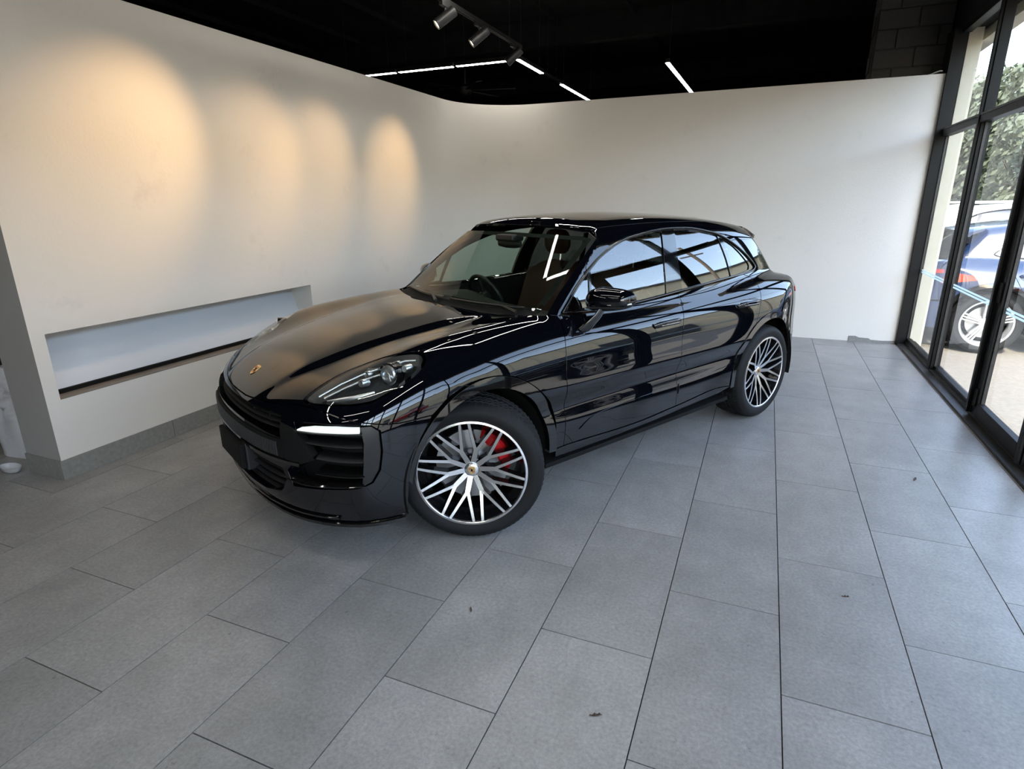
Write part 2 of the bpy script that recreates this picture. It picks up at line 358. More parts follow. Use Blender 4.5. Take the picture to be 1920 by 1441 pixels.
G_ = 'linear lights hung over the car'
for i, (a, b, tx) in enumerate([((-2.34, 3.66), (-2.34, 5.2), 'along the left side'), ((-2.30, 3.62), (-.70, 3.62), 'along the front'), ((-.66, 3.66), (-.66, 5.2), 'along the right side'), ((-2.30, 5.24), (-.70, 5.24), 'along the rear')]):
    led_bar(a, b, ZL, G_, 'linear light of the frame over the car, '+tx)
for i, (a, b, tx) in enumerate([((-2.4, .9), (-.3, .9), 'across the near end of the room'), ((-2.4, -1.3), (-.3, -1.3), 'just behind the viewpoint'), ((-2.4, -3.6), (-.3, -3.6), 'farthest behind the viewpoint'), ((-3.5, -.9), (-3.5, 1.2), 'near the open end of the left wall'), ((-3.5, -3.4), (-3.5, -1.2), 'in the row continuing behind the one at the wall end'), ((.55, -.9), (.55, 1.3), 'on the window side of the near end of the room')]):  # fill fittings added out of view to brighten the near floor and left wall
    led_bar(a, b, ZL, G_, 'unseen fill light added '+tx)
# track with spotlights aimed at the left wall
track = MB().box((-2.66, 1.6, 3.25), (-2.625, 6.62, 3.285)); track.cur = 1; track.box((-2.652, 1.6, 3.249), (-2.633, 6.62, 3.2505))
track = track.build('light_track', ['fitting_black', 'matt_black']); tag(track, 'black ceiling track that carries the spotlights', 'track')
for t in (2.4, 4.3, 6.3): MB().tube([(-2.642, t, 3.285), (-2.642, t, CZ-.01)], .004, 6).build('hanger_rod', 'fitting_black', track)
spots = [(3.9, 2.86, 2.02, 'spotlight out at the near end of the track, lighting the left end of the wall', 76), (4.93, 3.9, 1.93, 'topmost black spotlight in view on the ceiling track', 42),
         (5.58, 4.75, 1.95, 'middle black spotlight in view on the ceiling track', 42), (6.42, 6.05, 2.0, 'black spotlight at the far end of the track by the rod', 46)]
for yv, ty, tz, lb, en in spots:
    r = empty('track_spotlight', (-2.642, yv, 3.25)); tag(r, lb, 'spotlight', 'spotlights on the ceiling track')
    MB().box((-.017, -.075, -.03), (.017, .075, 0)).build('adapter', 'fitting_black', r)
    MB().tube([(0, .0, -.03), (0, .0, -.075)], .009, 8).build('stem', 'fitting_black', r)
    d = Vector((WX+2.642, ty-yv, tz-3.17)).normalized(); q = d.to_track_quat('Z', 'Y').to_matrix().to_4x4(); q.translation = (0, 0, -.105)
    b = MB().lathe([(0, -.095), (.040, -.095), (.043, -.09), (.043, .095), (.038, .098), (.036, .085), (0, .083)], 28, 'Z')
    b.v = [tuple(q @ Vector(v)) for v in b.v]; br = b.build('barrel', 'fitting_black', r, smooth=40)
    f = MB().lathe([(0, .0845), (.034, .0845), (.034, .086), (0, .086)], 20, 'Z'); f.v = [tuple(q @ Vector(v)) for v in f.v]; f.build('lamp_face', 'lamp_face', br)
    ld = bpy.data.lights.new('spot_lamp', 'SPOT'); ld.energy = en; ld.color = (1, .64, .30); ld.spot_size = math.radians(46); ld.spot_blend = 1.; ld.shadow_soft_size = .03
    lo = bpy.data.objects.new('spot_lamp', ld); COL.objects.link(lo); lo.parent = r; lo.location = Vector((0, 0, -.105))+d*.105; lo.rotation_euler = d.to_track_quat('-Z', 'Y').to_euler()
# pendant rod and ceiling fan over the back of the hall
fan = empty('ceiling_fan', (-5.0, 9.95, 3.5)); tag(fan, 'black ceiling fan behind the corner of the partition', 'fan')
MB().lathe([(0, -.09), (.09, -.08), (.13, -.02), (.13, .05), (.06, .09), (0, .09)], 24, 'Z').build('motor_housing', 'fitting_black', fan, smooth=40)
MB().tube([(0, 0, .08), (0, 0, CZ-3.5-.01)], .014, 8).build('rod', 'fitting_black', fan)
bm_ = MB().prism([(.12, -.035), (.35, -.06), (.85, -.055), (.87, .04), (.35, .06), (.12, .035)], -.006, .006).mesh('blade', 'fitting_black')
for k in range(6):
    o = bpy.data.objects.new('blade', bm_); COL.objects.link(o); o.parent = fan; o.rotation_euler = (math.radians(10), 0, math.radians(60*k+12))
# things behind the end of the left wall
def crumpled(name, w0, d0, h, seed):
    r = random.Random(seed); m = MB(); rows = []
    for i in range(19):
        t = i/18; rw = []
        for k in range(28):
            a = 2*math.pi*k/28; fold = .05*math.sin(5*a+seed)*t*(1-t)*2+.03*math.sin(9*a+3*t*6)*(t > .45); sx = w0*(1-.25*t*t)+fold; sy = d0*(1-.2*t*t)+fold
            c, s_ = math.cos(a), math.sin(a); e = .55
            rw.append((math.copysign(abs(c)**e, c)*sx, math.copysign(abs(s_)**e, s_)*sy, h*t+(.03*math.sin(3*a+1) if t > .8 else 0)))
        rows.append(rw)
    m.grid(rows, True); m.add([(0, 0, h*1.03)]+rows[-1], [(0, 1+k, 1+(k+1) % 28) for k in range(28)]); return m
o = crumpled('draped_cover', .24, .2, .62, 2).build('draped_cover', 'cloth_white', smooth=60, loc=(-4.66, 2.35, .0), rot=(0, 0, .15)); tag(o, 'crumpled white cloth cover standing behind the end of the left wall', 'cover')
dish = MB().lathe([(0, .004), (.06, .004), (.085, .02), (.10, .045), (.105, .047), (.09, .016), (.065, 0), (0, 0)], 30, 'Z').build('plastic_tray', 'clear_plastic', smooth=50, loc=(-4.45, 2.0, .001)); dish.scale = (.85, .45, .8); tag(dish, 'small clear plastic tray on the floor beside the wall end', 'tray')
# leaf bits and grit dropped on the tiles
mat('leaf_brown', (.05, .03, .02), .7)
for i, (x, y, a, s_) in enumerate([(-.36, 1.57, .5, .024), (1.03, 4.05, 1.2, .035), (-1.0, 1.9, 2.1, .02), (-2.36, 2.3, 1.5, .018), (.5, 2.6, .3, .018)]):
    c = MB(); n_ = 9
    up = [(s_*(2*t/n_-1), s_*.22*math.sin(math.pi*t/n_), .003+.004*math.sin(2*t)) for t in range(n_+1)]; dn = [(p[0], -p[1]*.8, .001) for p in up]
    c.grid([up, dn]); o = c.build('dry_leaf', 'leaf_brown', loc=(x, y, .001), rot=(0, 0, a))
    tag(o, ['dark dry leaf on the near tiles below the car', 'largest dry leaf scrap on the tiles between car and windows', 'small leaf scrap on the tiles in front of the front wheel', 'small leaf scrap on the tiles at the left', 'small leaf scrap on the tiles right of the front wheel'][i], 'leaf', 'dry leaves on the floor')
o = MB().tube([(1.40, 8.33, 2.946), (1.46, 8.28, 2.952), (1.50, 8.24, 2.965), (1.535, 8.215, 2.975), (1.56, 8.21, 2.97)], .007, 8).build('cable_end', 'cloth_white', smooth=50); tag(o, 'white cable end lying on top of the back wall', 'cable')
# ---- car body as one smooth implicit form, metres: x forward from the front axle, y to the car's left, z up ----
class Spl:
    """natural cubic spline basis; value = B(x) @ values"""
    def __init__(s, k):
        s.k = k = np.array(k, float); n = len(k); h = np.diff(k)
        A = np.zeros((n, n)); R = np.zeros((n, n)); A[0, 0] = A[-1, -1] = 1
        for i in range(1, n-1):
            A[i, i-1] = h[i-1]; A[i, i] = 2*(h[i-1]+h[i]); A[i, i+1] = h[i]
            R[i, i-1] = 6/h[i-1]; R[i, i] = -6/h[i-1]-6/h[i]; R[i, i+1] = 6/h[i]
        s.M = np.linalg.solve(A, R); s.h = h; s.n = n
    def B(s, x):
        x = np.clip(np.asarray(x, float), s.k[0], s.k[-1]); i = np.clip(np.searchsorted(s.k, x)-1, 0, s.n-2)
        h = s.h[i]; a = (s.k[i+1]-x)/h; b = 1-a; N = len(x); out = np.zeros((N, s.n)); r = np.arange(N)
        out[r, i] += a; out[r, i+1] += b
        out += ((a**3-a)*h*h/6)[:, None]*s.M[i] + ((b**3-b)*h*h/6)[:, None]*s.M[i+1]
        return out
class Tab:
    def __init__(s, xs, ys, T): o = np.argsort(xs); s.a = Spl(np.array(xs)[o]); s.b = Spl(ys); s.T = np.array(T, float)[o]
    def __call__(s, x, y): return ((s.a.B(x) @ s.T)*s.b.B(y)).sum(1)
class Crv:
    def __init__(s, pts):
        pts = sorted(pts); s.a = Spl([p[0] for p in pts]); s.v = np.array([p[1] for p in pts], float)
    def __call__(s, x): return s.a.B(x) @ s.v
class Tab2(Tab):   # even in y
    def __init__(s, xs, ys, T):
        T = np.array(T, float); Tab.__init__(s, xs, list(-np.array(ys[:0:-1]))+list(ys), np.concatenate([T[:, :0:-1], T], 1))
class Crv2(Crv):
    def __init__(s, pts): Crv.__init__(s, [(-a, b) for a, b in pts if a > 0]+list(pts))
def smax(a, b, k):
    h = np.maximum(k-np.abs(a-b), 0)/k
    return np.maximum(a, b)+h*h*k/4
def smin(a, b, k): return -smax(-a, -b, k)
# flank half widths: rows x, columns z
SIDE = Tab([.9, .45, .12, -.05, -.3, -.58, -.9, -1.4, -1.9, -2.3, -2.6, -2.85, -3.1, -3.4, -3.8],
           [.18, .28, .38, .46, .53, .60, .67, .76, .87, .96, 1.04, 1.12],
 [[.90, .935, .944, .945, .945, .945, .943, .935, .913, .880, .840, .79],
  [.90, .940, .951, .954, .955, .955, .953, .945, .923, .890, .850, .80],
  [.90, .940, .951, .955, .958, .960, .960, .954, .936, .904, .860, .80],
  [.90, .938, .949, .954, .957, .960, .962, .958, .940, .908, .860, .79],
  [.89, .932, .941, .942, .940, .938, .952, .953, .936, .904, .853, .78],
  [.886, .929, .938, .938, .930, .922, .946, .946, .930, .899, .848, .775],
  [.885, .928, .938, .938, .929, .920, .944, .942, .926, .897, .846, .77],
  [.885, .928, .938, .938, .929, .920, .944, .942, .927, .898, .847, .77],
  [.885, .928, .938, .939, .931, .923, .947, .945, .930, .902, .852, .78],
  [.89, .930, .939, .940, .936, .932, .952, .954, .941, .914, .866, .80],
  [.90, .936, .944, .946, .946, .947, .958, .962, .953, .928, .884, .82],
  [.90, .938, .947, .951, .955, .959, .964, .965, .955, .930, .888, .83],
  [.90, .935, .945, .949, .952, .955, .957, .956, .945, .920, .880, .82],
  [.88, .915, .925, .929, .932, .934, .935, .932, .919, .894, .855, .80],
  [.84, .870, .880, .884, .887, .890, .890, .887, .872, .845, .810, .76]])
# bonnet, belt deck and tail deck heights: rows x, columns |y|
TOP = Tab2([.90, .73, .50, .22, 0, -.2, -.6, -1.2, -2.0, -2.6, -3.0, -3.4, -3.75],
          [0, .22, .42, .57, .70, .82, .93],
 [[.790, .785, .770, .745, .715, .67, .60],
  [.862, .857, .842, .825, .805, .755, .68],
  [.945, .936, .918, .915, .912, .868, .79],
  [1.010, 1.003, .990, .997, 1.010, .982, .91],
  [1.044, 1.038, 1.026, 1.031, 1.044, 1.022, .96],
  [1.066, 1.062, 1.054, 1.056, 1.062, 1.044, .99],
  [1.086, 1.084, 1.080, 1.082, 1.084, 1.068, 1.02],
  [1.08, 1.08, 1.08, 1.08, 1.078, 1.064, 1.025],
  [1.10, 1.10, 1.10, 1.10, 1.096, 1.080, 1.04],
  [1.13, 1.13, 1.13, 1.13, 1.122, 1.100, 1.05],
  [1.13, 1.13, 1.13, 1.13, 1.125, 1.100, 1.045],
  [1.09, 1.09, 1.09, 1.088, 1.08, 1.06, 1.01],
  [1.02, 1.02, 1.02, 1.02, 1.01, .99, .95]])
NOSE = Crv2([(0, .884), (.2, .876), (.4, .848), (.55, .804), (.68, .738), (.78, .658), (.86, .560), (.92, .43), (.97, .25), (1.1, -.6)])
NOSEZ = Crv([(.1, -.09), (.22, -.055), (.32, -.015), (.45, .0), (.6, .0), (.72, -.016), (.80, -.045), (.9, -.13), (1.1, -.36)])
TAIL = Crv2([(0, 0), (.3, .018), (.5, .06), (.65, .14), (.78, .275), (.88, .48), (.95, .76), (1.1, 1.6)])
TAILZ = Crv([(.1, .16), (.25, .06), (.4, .01), (.55, 0), (.7, .02), (.85, .03), (1.0, .07), (1.1, .12), (1.3, .3)])
def GSIDE(x, z):     # glasshouse half width: tumblehome and a taper towards the tail
    d = z-1.08; t = np.maximum(-1.4-x, 0)
    return .815-.262*d-.32*np.maximum(d, -.2)**2*np.sign(d)-.0056*t**4.4-.006*(x+1.5)**2
ROOF = Crv([(-.3, 1.36), (-.7, 1.49), (-1.0, 1.560), (-1.3, 1.592), (-1.7, 1.606), (-2.1, 1.598), (-2.5, 1.572), (-2.9, 1.520), (-3.2, 1.455), (-3.5, 1.37)])
CREASE = Crv([(-.6, .53), (-.3, .49), (.1, .43), (.42, .375), (.63, .33), (.80, .27), (.9, .22)])
def crease(x, y):    # the bonnet's raised middle field
    f = np.clip((x+.50)/.35, 0, 1)*np.clip((.90-x)/.12, 0, 1); f = f*f*(3-2*f)
    return .013*f/(1+np.exp(-np.clip((CREASE(x)-y)/.013, -30, 30)))
def lower(x, y, z):
    y = np.abs(y)
    a = y-SIDE(x, z); b = z-TOP(x, y)-crease(x, y); f = x-(NOSE(y)+NOSEZ(z)); r = (-3.80+TAIL(y)+TAILZ(z))-x
    g = smax(smax(a, b, .09), r, .10)
    g = smax(g, f*.8, .13)
    return smax(g, .2-z, .03)
def upper(x, y, z):
    y = np.abs(y)
    a = (y-GSIDE(x, z))*.92; b = z-(ROOF(x)-.115*y*y-.05*y**4)
    f = (x-(-.45-1.24*(z-1.08)-.20*(z-1.08)**2-.27*y*y))*.62
    r = (-3.04-(1.47-z)*.95+.36*y*y-x)*.72
    return smax(smax(smax(a, b, .085), f, .035), smax(r, .9-z, .02), .04)
def F(x, y, z): return smin(lower(x, y, z), upper(x, y, z), .035)
def gradF(P, e=1.5e-3):
    P = np.asarray(P, float); g = np.zeros_like(P)
    for i in range(3):
        a = P.copy(); b = P.copy(); a[:, i] += e; b[:, i] -= e
        g[:, i] = F(*a.T)-F(*b.T)
    return g/np.maximum(np.linalg.norm(g, axis=1), 1e-9)[:, None]
def cast(o, d, t0, t1, n=60, fn=None):
    """first outside->inside crossing of rays o+t*d; nan where missed"""
    fn = fn or F
    o = np.broadcast_to(np.asarray(o, float), np.broadcast_shapes(np.shape(o), np.shape(d))); d = np.broadcast_to(np.asarray(d, float), o.shape)
    N = len(o); lo = np.full(N, np.nan); hi = np.full(N, np.nan); ts = np.linspace(t0, t1, n)
    prev = fn(*(o+ts[0]*d).T); done = np.zeros(N, bool)
    for k in range(1, n):
        cur = fn(*(o+ts[k]*d).T); hit = (~done) & (prev > 0) & (cur <= 0)
        lo[hit] = ts[k-1]; hi[hit] = ts[k]; done |= hit; prev = cur
    a, b = lo.copy(), hi.copy()
    for _ in range(26):
        m = (a+b)/2; v = fn(*(o+np.nan_to_num(m)[:, None]*d).T); ins = v <= 0
        b = np.where(ins, m, b); a = np.where(ins, a, m)
    return o+b[:, None]*d
# unrolled coordinates of the body: 'S' and 'H' slices across x, 'N' around the nose, 'T' around the tail
def to3(par, uv, n=22):
    uv = np.asarray(uv, float)
    if par == 'S':
        th = uv[:, 1]/.9; d = np.stack([0*th, np.sin(th), np.cos(th)], 1); o = np.stack([uv[:, 0], 0*th, 0*th+.7], 1); R = 1.35
    elif par == 'H':
        th = uv[:, 1]; d = np.stack([0*th, np.sin(th), np.cos(th)], 1); o = np.stack([uv[:, 0], 0*th, 0*th+.3], 1); R = 1.35
    elif par == 'N':
        ph = uv[:, 0]/.9; d = np.stack([np.cos(ph), np.sin(ph), 0*ph], 1); o = np.stack([0*ph-.1, 0*ph, uv[:, 1]], 1); R = 1.35
    else:
        ph = uv[:, 0]/.9; d = np.stack([-np.cos(ph), np.sin(ph), 0*ph], 1); o = np.stack([0*ph-2.6, 0*ph, uv[:, 1]], 1); R = 1.45
    return cast(o+d*R, -d, 0, R-.25, n)
def to2(par, P):
    P = np.asarray(P, float)
    if par == 'S': return np.stack([P[:, 0], .9*np.arctan2(P[:, 1], P[:, 2]-.7)], 1)
    if par == 'H': return np.stack([P[:, 0], np.arctan2(P[:, 1], P[:, 2]-.3)], 1)
    if par == 'N': return np.stack([.9*np.arctan2(P[:, 1], P[:, 0]+.1), P[:, 2]], 1)
    return np.stack([.9*np.arctan2(P[:, 1], -(P[:, 0]+2.6)), P[:, 2]], 1)
OUT = {
 'dlo': [(-0.689, 1.014), (-0.710, 0.996), (-0.732, 0.977), (-0.754, 0.959), (-0.776, 0.940), (-0.798, 0.921), (-0.820, 0.903), (-0.842, 0.885), (-0.864, 0.869), (-0.887, 0.853), (-0.911, 0.836), (-0.935, 0.821), (-0.960, 0.806), (-0.984, 0.792), (-1.009, 0.779), (-1.035, 0.765), (-1.060, 0.753), (-1.087, 0.741), (-1.112, 0.730), (-1.137, 0.720), (-1.163, 0.709), (-1.189, 0.700), (-1.215, 0.691), (-1.242, 0.682), (-1.268, 0.674), (-1.295, 0.667), (-1.321, 0.660), (-1.351, 0.653), (-1.380, 0.647), (-1.409, 0.642), (-1.439, 0.638), (-1.468, 0.634), (-1.498, 0.631), (-1.527, 0.627), (-1.556, 0.624), (-1.584, 0.621), (-1.612, 0.618), (-1.640, 0.615), (-1.667, 0.613), (-1.695, 0.611), (-1.723, 0.609), (-1.752, 0.607), (-1.782, 0.606), (-1.810, 0.605), (-1.840, 0.604), (-1.870, 0.604), (-1.901, 0.604), (-1.933, 0.604), (-1.964, 0.604), (-1.994, 0.605), (-2.024, 0.605), (-2.054, 0.607), (-2.081, 0.608), (-2.110, 0.610), (-2.137, 0.613), (-2.164, 0.616), (-2.191, 0.620), (-2.216, 0.623), (-2.241, 0.627), (-2.266, 0.631), (-2.290, 0.635), (-2.320, 0.639), (-2.349, 0.644), (-2.377, 0.649), (-2.405, 0.655), (-2.434, 0.663), (-2.459, 0.671), (-2.484, 0.679), (-2.510, 0.689), (-2.536, 0.700), (-2.562, 0.710), (-2.587, 0.722), (-2.611, 0.733), (-2.637, 0.746), (-2.663, 0.760), (-2.688, 0.774), (-2.712, 0.789), (-2.735, 0.804), (-2.756, 0.819), (-2.783, 0.839), (-2.810, 0.861), (-2.831, 0.881), (-2.840, 0.897), (-2.826, 0.911), (-2.809, 0.919), (-2.785, 0.927), (-2.758, 0.933), (-2.735, 0.937), (-2.709, 0.940), (-2.682, 0.942), (-2.654, 0.944), (-2.627, 0.947), (-2.601, 0.949), (-2.576, 0.950), (-2.552, 0.952), (-2.526, 0.953), (-2.499, 0.955), (-2.470, 0.957), (-2.437, 0.959), (-2.415, 0.960), (-2.392, 0.962), (-2.367, 0.963), (-2.340, 0.965), (-2.313, 0.967), (-2.284, 0.969), (-2.255, 0.970), (-2.224, 0.972), (-2.193, 0.975), (-2.162, 0.977), (-2.130, 0.979), (-2.097, 0.981), (-2.065, 0.983), (-2.033, 0.985), (-2.001, 0.987), (-1.969, 0.989), (-1.938, 0.991), (-1.908, 0.993), (-1.878, 0.995), (-1.849, 0.997), (-1.821, 0.998), (-1.790, 1.000), (-1.759, 1.002), (-1.728, 1.004), (-1.698, 1.006), (-1.667, 1.008), (-1.637, 1.010), (-1.607, 1.012), (-1.578, 1.013), (-1.548, 1.015), (-1.520, 1.017), (-1.491, 1.019), (-1.463, 1.020), (-1.436, 1.022), (-1.410, 1.023), (-1.384, 1.024), (-1.359, 1.025), (-1.327, 1.027), (-1.297, 1.028), (-1.268, 1.030), (-1.241, 1.031), (-1.213, 1.032), (-1.186, 1.033), (-1.158, 1.033), (-1.129, 1.033), (-1.097, 1.033), (-1.071, 1.033), (-1.044, 1.032), (-1.016, 1.031), (-0.987, 1.030), (-0.958, 1.029), (-0.929, 1.027), (-0.899, 1.026), (-0.869, 1.024), (-0.838, 1.022), (-0.808, 1.020), (-0.778, 1.019), (-0.748, 1.017), (-0.718, 1.015)],
 'glass_f1': [(-0.744, 1.006), (-0.763, 0.986), (-0.781, 0.966), (-0.801, 0.946), (-0.823, 0.926), (-0.845, 0.909), (-0.868, 0.892), (-0.893, 0.875), (-0.919, 0.857), (-0.945, 0.840), (-0.970, 0.823), (-0.963, 0.852), (-0.955, 0.882), (-0.948, 0.911), (-0.940, 0.941), (-0.933, 0.971), (-0.925, 1.000), (-0.895, 1.001), (-0.865, 1.002), (-0.834, 1.003), (-0.804, 1.004), (-0.774, 1.005)],
 'glass_f2': [(-0.998, 0.807), (-1.022, 0.793), (-1.046, 0.779), (-1.071, 0.764), (-1.099, 0.750), (-1.120, 0.741), (-1.144, 0.732), (-1.169, 0.722), (-1.195, 0.713), (-1.222, 0.704), (-1.249, 0.695), (-1.277, 0.686), (-1.304, 0.679), (-1.330, 0.672), (-1.358, 0.665), (-1.386, 0.660), (-1.414, 0.655), (-1.442, 0.650), (-1.470, 0.646), (-1.498, 0.642), (-1.525, 0.639), (-1.553, 0.636), (-1.583, 0.632), (-1.612, 0.630), (-1.642, 0.628), (-1.671, 0.626), (-1.700, 0.624), (-1.729, 0.622), (-1.759, 0.620), (-1.749, 0.646), (-1.739, 0.672), (-1.729, 0.698), (-1.719, 0.724), (-1.709, 0.750), (-1.700, 0.776), (-1.692, 0.803), (-1.684, 0.830), (-1.677, 0.857), (-1.671, 0.885), (-1.665, 0.913), (-1.659, 0.941), (-1.654, 0.969), (-1.647, 0.997), (-1.620, 0.998), (-1.592, 1.000), (-1.565, 1.001), (-1.537, 1.003), (-1.510, 1.005), (-1.482, 1.006), (-1.455, 1.008), (-1.427, 1.009), (-1.400, 1.011), (-1.372, 1.012), (-1.345, 1.013), (-1.316, 1.014), (-1.288, 1.015), (-1.259, 1.016), (-1.231, 1.017), (-1.203, 1.018), (-1.176, 1.018), (-1.149, 1.019), (-1.123, 1.020), (-1.098, 1.020), (-1.068, 1.021), (-1.040, 1.021), (-1.013, 1.022), (-0.986, 1.022), (-0.960, 1.022), (-0.933, 1.023), (-0.942, 0.992), (-0.951, 0.961), (-0.961, 0.930), (-0.970, 0.900), (-0.979, 0.869), (-0.989, 0.838)],
 'glass_r': [(-1.901, 0.619), (-1.929, 0.619), (-1.957, 0.619), (-1.986, 0.619), (-2.014, 0.619), (-2.043, 0.620), (-2.072, 0.621), (-2.101, 0.624), (-2.131, 0.627), (-2.162, 0.631), (-2.192, 0.635), (-2.222, 0.639), (-2.250, 0.643), (-2.276, 0.647), (-2.302, 0.651), (-2.327, 0.655), (-2.350, 0.659), (-2.373, 0.663), (-2.396, 0.667), (-2.403, 0.695), (-2.411, 0.723), (-2.418, 0.751), (-2.425, 0.779), (-2.431, 0.808), (-2.436, 0.836), (-2.439, 0.864), (-2.442, 0.892), (-2.445, 0.920), (-2.448, 0.948), (-2.421, 0.950), (-2.394, 0.952), (-2.367, 0.954), (-2.340, 0.957), (-2.312, 0.959), (-2.285, 0.961), (-2.258, 0.963), (-2.231, 0.965), (-2.203, 0.967), (-2.176, 0.969), (-2.148, 0.971), (-2.119, 0.973), (-2.090, 0.974), (-2.061, 0.976), (-2.032, 0.977), (-2.002, 0.979), (-1.973, 0.980), (-1.943, 0.982), (-1.914, 0.983), (-1.884, 0.985), (-1.855, 0.986), (-1.825, 0.988), (-1.828, 0.958), (-1.831, 0.929), (-1.833, 0.900), (-1.836, 0.871), (-1.840, 0.842), (-1.845, 0.812), (-1.851, 0.785), (-1.859, 0.757), (-1.867, 0.730), (-1.875, 0.702), (-1.884, 0.674), (-1.892, 0.647)],
 'glass_q': [(-2.445, 0.682), (-2.471, 0.694), (-2.497, 0.705), (-2.523, 0.717), (-2.549, 0.729), (-2.575, 0.741), (-2.598, 0.755), (-2.623, 0.771), (-2.648, 0.788), (-2.671, 0.806), (-2.692, 0.823), (-2.710, 0.839), (-2.729, 0.855), (-2.744, 0.870), (-2.751, 0.884), (-2.743, 0.899), (-2.730, 0.914), (-2.705, 0.918), (-2.679, 0.922), (-2.654, 0.926), (-2.628, 0.930), (-2.603, 0.934), (-2.574, 0.937), (-2.545, 0.940), (-2.517, 0.942), (-2.488, 0.945), (-2.486, 0.917), (-2.484, 0.890), (-2.482, 0.863), (-2.479, 0.836), (-2.475, 0.809), (-2.470, 0.783), (-2.464, 0.758), (-2.458, 0.732), (-2.451, 0.707)],
 'fender': [(-0.251, 1.285), (-0.278, 1.284), (-0.304, 1.282), (-0.330, 1.281), (-0.357, 1.279), (-0.384, 1.278), (-0.412, 1.277), (-0.440, 1.275), (-0.469, 1.274), (-0.499, 1.273), (-0.529, 1.272), (-0.560, 1.270), (-0.590, 1.269), (-0.620, 1.268), (-0.617, 1.289), (-0.614, 1.309), (-0.612, 1.334), (-0.612, 1.355), (-0.613, 1.379), (-0.614, 1.406), (-0.616, 1.435), (-0.619, 1.465), (-0.621, 1.495), (-0.622, 1.524), (-0.623, 1.552), (-0.623, 1.578), (-0.621, 1.605), (-0.619, 1.631), (-0.616, 1.656), (-0.613, 1.680), (-0.610, 1.704), (-0.607, 1.729), (-0.574, 1.729), (-0.540, 1.730), (-0.541, 1.708), (-0.542, 1.685), (-0.542, 1.663), (-0.544, 1.636), (-0.547, 1.608), (-0.545, 1.580), (-0.540, 1.552), (-0.531, 1.525), (-0.518, 1.499), (-0.503, 1.477), (-0.485, 1.456), (-0.465, 1.436), (-0.446, 1.418), (-0.425, 1.398), (-0.404, 1.380), (-0.383, 1.363), (-0.361, 1.347), (-0.340, 1.333), (-0.318, 1.319), (-0.296, 1.307), (-0.273, 1.296)],
 'door_f': [(-0.679, 1.025), (-0.675, 1.046), (-0.672, 1.066), (-0.667, 1.088), (-0.658, 1.114), (-0.648, 1.141), (-0.639, 1.169), (-0.633, 1.193), (-0.629, 1.218), (-0.624, 1.243), (-0.620, 1.268), (-0.617, 1.289), (-0.614, 1.309), (-0.612, 1.334), (-0.612, 1.355), (-0.613, 1.379), (-0.614, 1.406), (-0.616, 1.435), (-0.619, 1.465), (-0.621, 1.495), (-0.622, 1.524), (-0.623, 1.552), (-0.623, 1.578), (-0.621, 1.605), (-0.619, 1.631), (-0.616, 1.656), (-0.613, 1.680), (-0.610, 1.704), (-0.607, 1.729), (-0.637, 1.729), (-0.667, 1.729), (-0.706, 1.730), (-0.732, 1.730), (-0.763, 1.731), (-0.798, 1.733), (-0.836, 1.734), (-0.877, 1.736), (-0.919, 1.737), (-0.963, 1.739), (-1.008, 1.740), (-1.053, 1.742), (-1.097, 1.743), (-1.140, 1.744), (-1.182, 1.744), (-1.221, 1.745), (-1.262, 1.744), (-1.302, 1.744), (-1.342, 1.743), (-1.382, 1.741), (-1.421, 1.740), (-1.460, 1.738), (-1.499, 1.736), (-1.538, 1.735), (-1.577, 1.733), (-1.616, 1.732), (-1.655, 1.730), (-1.655, 1.705), (-1.655, 1.681), (-1.655, 1.656), (-1.655, 1.629), (-1.655, 1.602), (-1.656, 1.574), (-1.657, 1.544), (-1.658, 1.513), (-1.659, 1.484), (-1.660, 1.456), (-1.662, 1.427), (-1.663, 1.400), (-1.665, 1.373), (-1.668, 1.346), (-1.672, 1.320), (-1.678, 1.294), (-1.684, 1.268), (-1.692, 1.242), (-1.700, 1.218), (-1.708, 1.195), (-1.720, 1.167), (-1.732, 1.141), (-1.744, 1.117), (-1.755, 1.098), (-1.766, 1.080), (-1.772, 1.062), (-1.770, 1.037), (-1.765, 1.013), (-1.735, 1.015), (-1.706, 1.016), (-1.675, 1.018), (-1.645, 1.019), (-1.615, 1.021), (-1.585, 1.023), (-1.554, 1.024), (-1.525, 1.026), (-1.495, 1.027), (-1.466, 1.028), (-1.437, 1.030), (-1.409, 1.031), (-1.382, 1.032), (-1.355, 1.034), (-1.324, 1.035), (-1.294, 1.036), (-1.266, 1.038), (-1.238, 1.039), (-1.211, 1.040), (-1.183, 1.041), (-1.154, 1.042), (-1.124, 1.043), (-1.093, 1.043), (-1.066, 1.043), (-1.039, 1.042), (-1.011, 1.041), (-0.982, 1.040), (-0.952, 1.039), (-0.922, 1.037), (-0.892, 1.036), (-0.861, 1.034), (-0.831, 1.033), (-0.800, 1.031), (-0.769, 1.029), (-0.739, 1.028), (-0.709, 1.026)],
